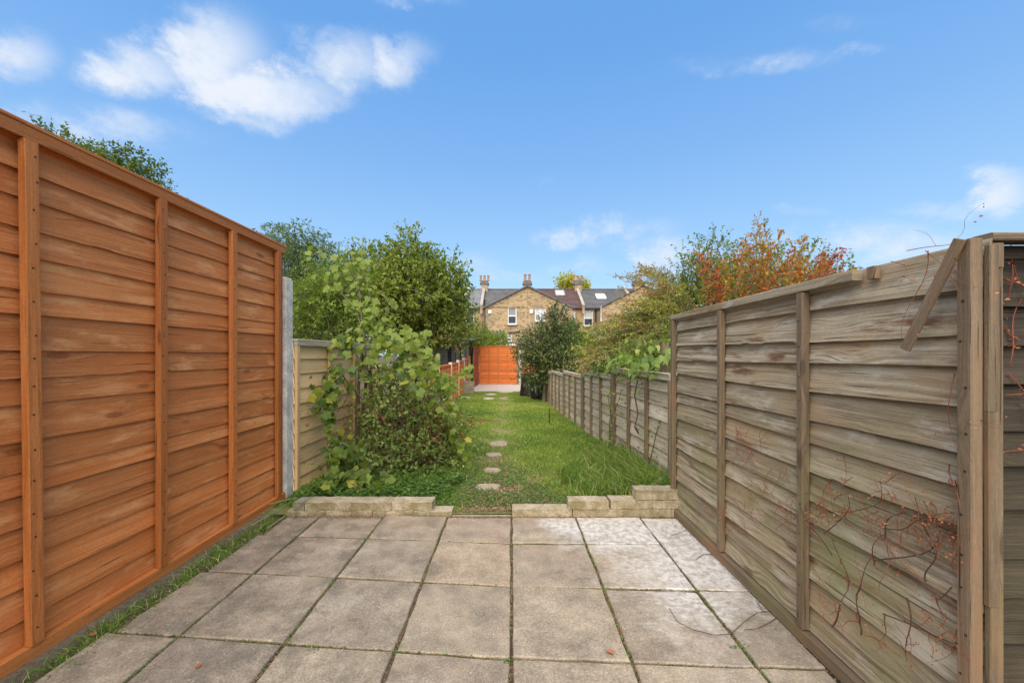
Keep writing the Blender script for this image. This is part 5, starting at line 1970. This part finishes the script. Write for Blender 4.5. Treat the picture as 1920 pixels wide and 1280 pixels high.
def window(parent, x0, x1, z0, z1, y, sash=True, top='glass', bottom='glass', split=.5, vert=False):
    mb = MB()
    f_ = .085
    mb.rawbox((x0, y - .03, z0), (x0 + f_, y + .05, z1))
    mb.rawbox((x1 - f_, y - .03, z0), (x1, y + .05, z1))
    mb.rawbox((x0 + f_, y - .028, z1 - f_), (x1 - f_, y + .048, z1))
    mb.rawbox((x0 + f_, y - .028, z0), (x1 - f_, y + .048, z0 + f_ * 1.3))
    zm = z0 + (z1 - z0) * split
    if vert:
        xm = (x0 + x1) / 2
        mb.rawbox((xm - .05, y - .026, z0 + f_), (xm + .05, y + .046, z1 - f_))
    else:
        mb.rawbox((x0 + f_, y - .026, zm - .05), (x1 - f_, y + .046, zm + .05))
    fr = mb.obj('window', M['whiteplastic'], parent)
    for a, b_, k in ((z0 + f_, zm, bottom), (zm, z1 - f_, top)):
        pm = MB()
        pm.rawbox((x0 + f_ * .5, y + .01 + (.012 if k == top else 0), a), (x1 - f_ * .5, y + .02 + (.012 if k == top else 0), b_))
        pm.obj('pane', M[k], fr)
    sm = MB()
    sm.rawbox((x0 - .06, y - .30, z0 - .11), (x1 + .06, y + .02, z0 - .003))
    sm.obj('sill', M['lead'], fr)
    return fr


def roof_plane(parent, pts_low, pts_high, mat, courses=14, name='roof'):
    """tiled slope in real stepped courses from the eaves (a0,a1) to the ridge (b0,b1); quads may taper"""
    a0, a1 = map(Vector, pts_low)
    b0, b1 = map(Vector, pts_high)
    nrm = (a1 - a0).cross(b0 - a0)
    if nrm.length < 1e-6:
        nrm = (a1 - a0).cross(b1 - a0)
    nrm.normalize()
    if nrm.z < 0:
        nrm = -nrm
    mb = MB()
    Ls = (b0 - a0).length
    for i in range(courses):
        t0, t1 = i / courses, (i + 1) / courses
        p0, p1 = a0.lerp(b0, t0), a1.lerp(b1, t0)
        q0, q1 = a0.lerp(b0, t1), a1.lerp(b1, t1)
        up = nrm * .055
        v0, v1 = i * .3, (i + 1) * .3
        mb.quad([p0 + up, p1 + up, q1, q0], [(p0.x + p0.y, v0 + .01), (p1.x + p1.y, v0 + .01), (q1.x + q1.y, v1 - .01), (q0.x + q0.y, v1 - .01)])
        mb.quad([p0, p1, p1 + up, p0 + up], [(p0.x, v0), (p1.x, v0), (p1.x, v0 + .02), (p0.x, v0 + .02)])
    return mb.obj(name, M[mat], parent)


def chimney(parent, x, y, z0, z1, w_, d_, pots, potmat='terracotta'):
    mb = MB()
    mb.rawbox((x - w_ / 2, y - d_ / 2, z0), (x + w_ / 2, y + d_ / 2, z1 - .45))
    c = mb.obj('chimney', M['brick'], parent)
    m2 = MB()
    m2.rawbox((x - w_ / 2 - .1, y - d_ / 2 - .1, z1 - .448), (x + w_ / 2 + .1, y + d_ / 2 + .1, z1 - .22))
    m2.rawbox((x - w_ / 2 - .02, y - d_ / 2 - .02, z1 - .218), (x + w_ / 2 + .02, y + d_ / 2 + .02, z1 - .1))
    m2.rawbox((x - w_ / 2 + .06, y - d_ / 2 + .06, z1 - .098), (x + w_ / 2 - .06, y + d_ / 2 - .06, z1))
    m2.obj('cap', M['tile_grey'], c)
    for i in range(pots):
        px_ = x + (i - (pots - 1) / 2) * .42
        lm = lathe([(0, 0), (.155, 0), (.16, .05), (.125, .08), (.115, .5), (.15, .52), (.15, .6), (.11, .62), (.1, .3), (0, .3)], 10)
        o_ = lm.obj('chimney_pot', M[potmat if i % 2 else 'terracotta'], c)
        o_.location = (px_, y, z1)
    return c


def parapet(parent, x, y0, z0, y1, z1, name='parapet'):
    mb = MB()
    h_ = .28
    a, b_ = x - .13, x + .13
    V = [(a, y0, z0 - .6), (b_, y0, z0 - .6), (b_, y0, z0 + h_), (a, y0, z0 + h_), (a, y1, z1 - .6), (b_, y1, z1 - .6), (b_, y1, z1 + h_), (a, y1, z1 + h_)]
    Fs = [(0, 1, 2, 3), (5, 4, 7, 6), (3, 2, 6, 7), (1, 5, 6, 2), (4, 0, 3, 7)]
    mb.add(V, Fs, [[(V[i][1], V[i][2]) for i in f] for f in Fs])
    o_ = mb.obj(name, M['brick'], parent)
    m2 = MB()
    m2.add([(a - .01, y0 - .05, z0 + h_ + .002), (b_ + .01, y0 - .05, z0 + h_ + .002), (b_ + .01, y1, z1 + h_ + .002), (a - .01, y1, z1 + h_ + .002),
            (a - .01, y0 - .05, z0 + h_ + .07), (b_ + .01, y0 - .05, z0 + h_ + .07), (b_ + .01, y1, z1 + h_ + .07), (a - .01, y1, z1 + h_ + .07)],
           [(4, 5, 6, 7), (0, 1, 5, 4), (3, 0, 4, 7), (1, 2, 6, 5), (2, 3, 7, 6)], [[(0, 0)] * 4] * 5)
    m2.obj('coping', M['lead'], o_)


YM, YW, YR_ = 40.4, 38.0, 44.2       # main wall, wing front, ridge
ZG = -1.2
ZE, ZRI = H + 89 / F * YM, H + 122 / F * YR_
xpx = lambda u, Y: (u - 959) / F * Y
zpx = lambda v, Y: H + (665 - v) / F * Y
hb = [-8.3, -3.1, 1.62, 7.4, 12.75, 18.3]    # party walls


def win_px(u0, u1, v0, v1, Y):
    return (xpx(u0, Y), xpx(u1, Y), zpx(v1, Y), zpx(v0, Y))


def main_roof(h_, x0, x1, mat, skylights=(), ridge=True):
    roof_plane(h_, [(x0, YM - .25, ZE - .1), (x1, YM - .25, ZE - .1)], [(x0, YR_, ZRI), (x1, YR_, ZRI)], mat, 15)
    mb = MB()       # rear slope
    mb.quad([(x0, YR_, ZRI), (x1, YR_, ZRI), (x1, YR_ + 4.5, ZE), (x0, YR_ + 4.5, ZE)])
    mb.obj('rear_roof', M[mat], h_)
    mb = MB()
    mb.beam((x0, YR_, ZRI + .05), (x1, YR_, ZRI + .05), .26, .12, side=(0, 1, 0), ch=.04)
    mb.obj('ridge_tiles', M[mat], h_)
    mb = MB()
    mb.beam((x0, YM - .33, ZE - .16), (x1, YM - .33, ZE - .16), .12, .1, side=(0, 1, 0), ch=.03)
    mb.obj('gutter', M['pipe_dark'], h_)
    sl = Vector((0, YR_ - YM + .25, ZRI - ZE + .1))
    nrm = Vector((0, -sl.z, sl.y)).normalized()
    for (xa, xb, ta, tb, fm, gm) in skylights:
        base = Vector((0, YM - .25, ZE - .1))
        pa, pb = base + sl * ta, base + sl * tb
        mb = MB()
        for (p, q, w2) in ((Vector((xa, 0, 0)) + pa, Vector((xb, 0, 0)) + pa, .12), (Vector((xa, 0, 0)) + pb, Vector((xb, 0, 0)) + pb, .12), (Vector((xa, 0, 0)) + pa, Vector((xa, 0, 0)) + pb, .12), (Vector((xb, 0, 0)) + pa, Vector((xb, 0, 0)) + pb, .12)):
            mb.beam(p + nrm * .1, q + nrm * .1, w2, .1, side=(0, sl.y, sl.z) if abs(p.x - q.x) > .1 else (1, 0, 0))
        f_ = mb.obj('skylight', M[fm], h_)
        mb = MB()
        mb.quad([Vector((xa, 0, 0)) + pa + nrm * .12, Vector((xb, 0, 0)) + pa + nrm * .12, Vector((xb, 0, 0)) + pb + nrm * .12, Vector((xa, 0, 0)) + pb + nrm * .12])
        mb.obj('pane', M[gm], f_)


# house with light grey roof (leftmost)
h1 = thing('terraced_house', 'leftmost terraced house with a lighter grey roof behind the big tree', 'house', (0, 0, 0), 0, 'brick terraced houses behind the gardens')
hl = [win_px(873, 889, 578, 607, YM)]
house_wall(h1, 'wall', hb[0], hb[1], YM, ZG, ZE, hl)
main_roof(h1, hb[0], hb[1] - .16, 'tile_light', [(xpx(866, 42), xpx(876, 42), .62, .78, 'lead', 'blind')])
for q in hl:
    window(h1, *q, YM + .1)
# middle pair under one gable
wx0, wx1, wax, waz, wze = xpx(907, YW), xpx(1074, YW), xpx(989, YW), zpx(537, YW), zpx(577, YW)
h2 = thing('terraced_house', 'terraced house with a dark grey roof left of the central gable chimney', 'house', (0, 0, 0), 0, 'brick terraced houses behind the gardens')
main_roof(h2, hb[1] + .16, hb[2] - .01, 'tile_grey')
house_wall(h2, 'wall', hb[1], hb[2], YM, ZG, ZE, [])
hl2 = [win_px(952, 968.5, 576, 608, YW), win_px(951, 960, 627, 640, YW)]


def half_gable(parent, x0, x1, apex_left, hl):
    """half of the shared gable wall: ends at the party line"""
    house_wall(parent, 'gable_wall', x0, x1, YW, ZG, wze, hl)
    mb = MB()
    tri = [(x0, YW, wze), (x1, YW, wze), (x1 if not apex_left else x0, YW, waz)]
    mb.quad(tri, [(p[0], p[2]) for p in tri])
    mb.obj('gable_top', M['brick'], parent)


half_gable(h2, wx0, wax - .005, False, hl2)
for q in hl2:
    window(h2, *q, YW + .1, top='glassgrey' if q[0] < 0 else 'glass')
YI = YM - .25 + (waz - ZE + .1) / (ZRI - ZE + .1) * (YR_ - YM + .25)     # wing ridge meets the main slope
roof_plane(h2, [(wx0 - .12, YW - .15, wze - .06), (wx0 - .12, YM + 1.2, wze - .06)], [(wax, YW - .15, waz + .04), (wax, YI + .3, waz + .04)], 'tile_grey', 12, 'wing_roof')
h3 = thing('terraced_house', 'terraced house with a brown tiled roof right of the central gable chimney', 'house', (0, 0, 0), 0, 'brick terraced houses behind the gardens')
main_roof(h3, hb[2] + .01, hb[3] - .16, 'tile_brown', [(xpx(1043, 42.6), xpx(1059, 42.6), .62, .9, 'lead', 'blind')])
hl3m = [win_px(1072, 1079, 582, 604, YM)]
house_wall(h3, 'wall', hb[2], hb[3], YM, ZG, ZE, hl3m)
window(h3, *hl3m[0], YM + .1, top='blind')
hl3 = [win_px(1003, 1023, 578, 602, YW)]
half_gable(h3, wax + .005, wx1, True, hl3)
window(h3, *hl3[0], YW + .1, vert=True, top='blind', bottom='glassgrey')
roof_plane(h3, [(wx1 + .12, YW - .15, wze - .06), (wx1 + .12, YM + 1.2, wze - .06)], [(wax, YW - .15, waz + .04), (wax, YI + .3, waz + .04)], 'tile_brown', 12, 'wing_roof')
mb = MB()
mb.rawbox((wx0, YW + .001, ZG), (wx0 + .2, YM, wze))
mb.obj('side_wall', M['brick'], h2)
mb = MB()
mb.rawbox((wx1 - .2, YW + .001, ZG), (wx1, YM, wze))
mb.obj('side_wall', M['brick'], h3)
# roof trim along the gable verge
for pr, s_ in ((h2, wx0 - .12), (h3, wx1 + .12)):
    mb = MB()
    mb.beam((s_, YW - .17, wze - .03), (wax, YW - .17, waz + .05), .06, .12, side=(0, 1, 0))
    mb.obj('verge', M['tile_dark'], pr)
chimney(h2, wax, YW + .5, waz - .6, zpx(526, YW + .5), .72, .62, 2)
# parapets and ridge chimneys
parapet(h1, hb[1], YM - .35, ZE - .12, YR_, ZRI)
chimney(h1, hb[1] + .05, YR_ - .1, ZRI - .8, zpx(527, YR_), .78, .8, 3)
parapet(h3, hb[3], YM - .35, ZE - .12, YR_, ZRI)
chimney(h3, hb[3] + .1, YR_ - .1, ZRI - .8, zpx(527, YR_), .78, .8, 3)
# right pair
h4 = thing('terraced_house', 'terraced house with a slate grey roof and a small skylight', 'house', (0, 0, 0), 0, 'brick terraced houses behind the gardens')
main_roof(h4, hb[3] + .16, hb[4] - .16, 'tile_dark', [(xpx(1119, 42.2), xpx(1135, 42.2), .45, .68, 'whiteplastic', 'blind')])
hl4 = [win_px(1094.5, 1112, 582, 611, YM)]
house_wall(h4, 'wall', hb[3], hb[4], YM, ZG, ZE, hl4)
window(h4, *hl4[0], YM + .1, top='blind')
parapet(h4, hb[4], YM - .35, ZE - .12, YR_, ZRI)
w4x0, w4ax, w4x1 = xpx(1127, YW), xpx(1207, YW), xpx(1287, YW)
hl4w = [win_px(1172, 1190, 578, 603, YW)]
house_wall(h4, 'gable_wall', w4x0, w4ax - .005, YW, ZG, wze, hl4w)
window(h4, *hl4w[0], YW + .1, top='blind', split=.35)
mb = MB()
tri = [(w4x0, YW, wze), (w4ax - .005, YW, wze), (w4ax - .005, YW, waz)]
mb.quad(tri, [(p[0], p[2]) for p in tri])
mb.obj('gable_top', M['brick'], h4)
mb = MB()
mb.rawbox((w4x0, YW + .001, ZG), (w4x0 + .2, YM, wze))
mb.obj('side_wall', M['brick'], h4)
roof_plane(h4, [(w4x0 - .12, YW - .15, wze - .06), (w4x0 - .12, YM + 1.2, wze - .06)], [(w4ax, YW - .15, waz + .04), (w4ax, YI + .3, waz + .04)], 'tile_dark', 12, 'wing_roof')
h5 = thing('terraced_house', 'rightmost terraced house mostly hidden by the red leaved sprays', 'house', (0, 0, 0), 0, 'brick terraced houses behind the gardens')
main_roof(h5, hb[4] + .16, hb[5], 'tile_brown')
house_wall(h5, 'wall', hb[4], hb[5], YM, ZG, ZE, [])
house_wall(h5, 'gable_wall', w4ax + .005, w4x1, YW, ZG, wze, [])
mb = MB()
tri = [(w4ax + .005, YW, wze), (w4x1, YW, wze), (w4ax + .005, YW, waz)]
mb.quad(tri, [(p[0], p[2]) for p in tri])
mb.obj('gable_top', M['brick'], h5)
roof_plane(h5, [(w4x1 + .12, YW - .15, wze - .06), (w4x1 + .12, YM + 1.2, wze - .06)], [(w4ax, YW - .15, waz + .04), (w4ax, YI + .3, waz + .04)], 'tile_brown', 12, 'wing_roof')
chimney(h5, xpx(1197, YW + .5), YW + .5, waz - 1.0, zpx(527, YW + .5), .95, .62, 2)


def pipe(parent, pts, r_, mat, name='drainpipe'):
    mb = MB()
    mb.tube(pts, [r_] * len(pts), 8)
    return mb.obj(name, M[mat], parent, smooth=True)


pipe(h2, [(xpx(909, YW), YW - .09, zpx(562, YW)), (xpx(909, YW), YW - .09, zpx(620, YW))], .055, 'pipe_dark')
pipe(h2, [(xpx(953, YW), YW - .09, zpx(624, YW)), (xpx(975, YW), YW - .09, zpx(622, YW)), (xpx(975, YW), YW - .09, zpx(618, YW))], .05, 'pipe_dark')
pipe(h4, [(xpx(1126.5, YW), YW - .1, zpx(573, YW)), (xpx(1126.5, YW), YW - .1, zpx(640, YW))], .085, 'whiteplastic')
pipe(h4, [(xpx(1116.5, YM), YM - .3, zpx(578, YM)), (xpx(1116.5, YM), YM - .3, zpx(640, YM))], .08, 'pipe_dark')
pipe(h3, [(xpx(1057, YW), YW - .1, zpx(566, YW)), (xpx(1057, YW), YW - .1, zpx(590, YW))], .07, 'whiteplastic')
for pr, u, v in ((h2, 918.5, 584.5), (h3, 996, 584)):
    mb = MB()
    c = at(u, v, YW - .1)
    mb.rawbox((c.x - .15, YW - .17, c.z - .17), (c.x + .15, YW - .01, c.z + .17))
    mb.obj('vent_box', M['whiteplastic'], pr)
# lean-to of the middle left house
mb = MB()
x0, x1 = xpx(898, 36), xpx(944, 36)
z0, z1 = zpx(634, 36), zpx(619, YW)
mb.rawbox((x0 + .1, 36.2, ZG), (x1 - .1, YW - .01, z0 - .05))
lt = mb.obj('lean_to', M['brick'], h2)
roof_plane(h2, [(x0, 36, z0), (x1, 36, z0)], [(x0, YW - .02, z1 - .05), (x1, YW - .02, z1 - .05)], 'tile_grey', 7, 'lean_to_roof')
pipe(h2, [(x0, 35.95, z0 - .05), (x1, 35.95, z0 - .05)], .06, 'pipe_dark', 'gutter')
window(h2, xpx(934, 36), xpx(940.5, 36), zpx(647, 36), zpx(635, 36) - .1, 36.15)

# green-grey shed roof on the right, seen above the plants
t = thing('garden_shed', 'pale green garden shed with a pitched roof beyond the climber', 'shed', (xpx(1120, 26), 26, -.5))
mb = MB()
zt = zpx(622, 26) + .5
ze = zpx(645, 26) + .5
wv = 1.25
V = [(-wv, 0, 0), (wv, 0, 0), (wv, 0, ze), (0, 0, zt - .03), (-wv, 0, ze), (-wv, 2.5, 0), (wv, 2.5, 0), (wv, 2.5, ze), (0, 2.5, zt - .03), (-wv, 2.5, ze)]
Fs = [(0, 1, 2, 3, 4), (6, 5, 9, 8, 7), (1, 6, 7, 2), (5, 0, 4, 9)]
mb.add(V, Fs, [[(V[i][0], V[i][2]) for i in f] for f in Fs])
mb.obj('walls', M['green_felt'], t)
for s_ in (-1, 1):
    mb = MB()
    a, b_ = Vector((s_ * (wv + .15), 1.2, ze - .1)), Vector((0, 1.2, zt))
    mb.beam(a, b_, 2.9, .06, side=(0, 1, 0))
    mb.obj('roof', M['tile_light'], t)
# white corrugated roof behind the far panel
t = thing('corrugated_roof', 'white corrugated plastic roof edge just above the far orange panel', 'roof', (xpx(958, 28), 28, zpx(650, 28)))
n = 26
mb = MB()
xsr = np.linspace(-.55, .55, n * 2)
V, Fs = [], []
for i, x in enumerate(xsr):
    zz = .03 * math.sin(i * math.pi / 2)
    V += [(x, 0, zz), (x, 1.6, zz + .25)]
for i in range(len(xsr) - 1):
    Fs.append((2 * i, 2 * i + 2, 2 * i + 3, 2 * i + 1))
mb.add(V, Fs, [[(0, 0)] * 4] * len(Fs))
mb.obj('sheet', M['whiteplastic'], t)
mb = MB()
for x in (-.5, .5):
    for y in (.1, 1.5):
        mb.beam((x, y, -1.4), (x, y, -.02 + y * .15), .08, .08)
mb.obj('frame', M['grey_timber'], t)

# green box behind the low orange fence
mb = MB()
p = at(878, 668, 21)
mb.beam((p.x - .0, 21, -.5), (p.x, 21, zpx(657, 21)), .9, .6, ch=.02)
o = mb.obj('storage_box', M['green_paint'])
tag(o, 'dark green storage box glimpsed beyond the end of the low orange fence', 'box')

# old open shed under the tree
YS = 15.3
sx0, sx1 = xpx(770, YS), xpx(877, YS)
t = thing('old_shed', 'decaying grey timber shed under the big bushy tree', 'shed', ((sx0 + sx1) / 2, YS, -.4))
T2 = Vector(t.location)
zt_ = zpx(643, YS)
r = random.Random(8)
x = sx0
while x < xpx(858, YS):
    wd = r.uniform(.13, .17)
    if not (xpx(838, YS) < x + wd / 2 < xpx(846, YS)):
        mb = MB()
        mb.beam((x + wd / 2 - T2.x, r.uniform(-.01, .01), 0), (x + wd / 2 - T2.x + r.uniform(-.01, .01), 0, zt_ - T2.z - r.uniform(.05, .1)), wd - .008, .02, side=(1, 0, 0))
        mb.obj('plank', M['grey_timber'], t)
    x += wd
for u in (858, 866, 869, 872.5, 876):
    mb = MB()
    wd = .12 if u in (858, 876) else .06
    mb.beam((xpx(u, YS) - T2.x + r.uniform(-.05, .05), -.03, 0), (xpx(u, YS) - T2.x, -.03, zpx(640, YS) - T2.z), wd, .06, side=(1, 0, 0))
    mb.obj('post', M['grey_timber'], t)
mb = MB()
mb.beam((sx0 - T2.x - .1, -.08, zt_ - T2.z + .03), (sx1 - T2.x + .05, -.08, zt_ - T2.z + .03), .09, .10, side=(0, 1, 0))
mb.obj('beam', M['grey_timber'], t)
mb = MB()
mb.beam((0, -.15, zt_ - T2.z + .11), (0, 2.2, zt_ - T2.z + .25), sx1 - sx0 + .3, .05, side=(1, 0, 0))
mb.obj('roof', M['tile_grey'], t)
mb = MB()
mb.rawbox((sx0 - T2.x, 2.0, 0), (sx1 - T2.x, 2.05, 1.9))
mb.obj('rear_wall', M['grey_timber'], t)
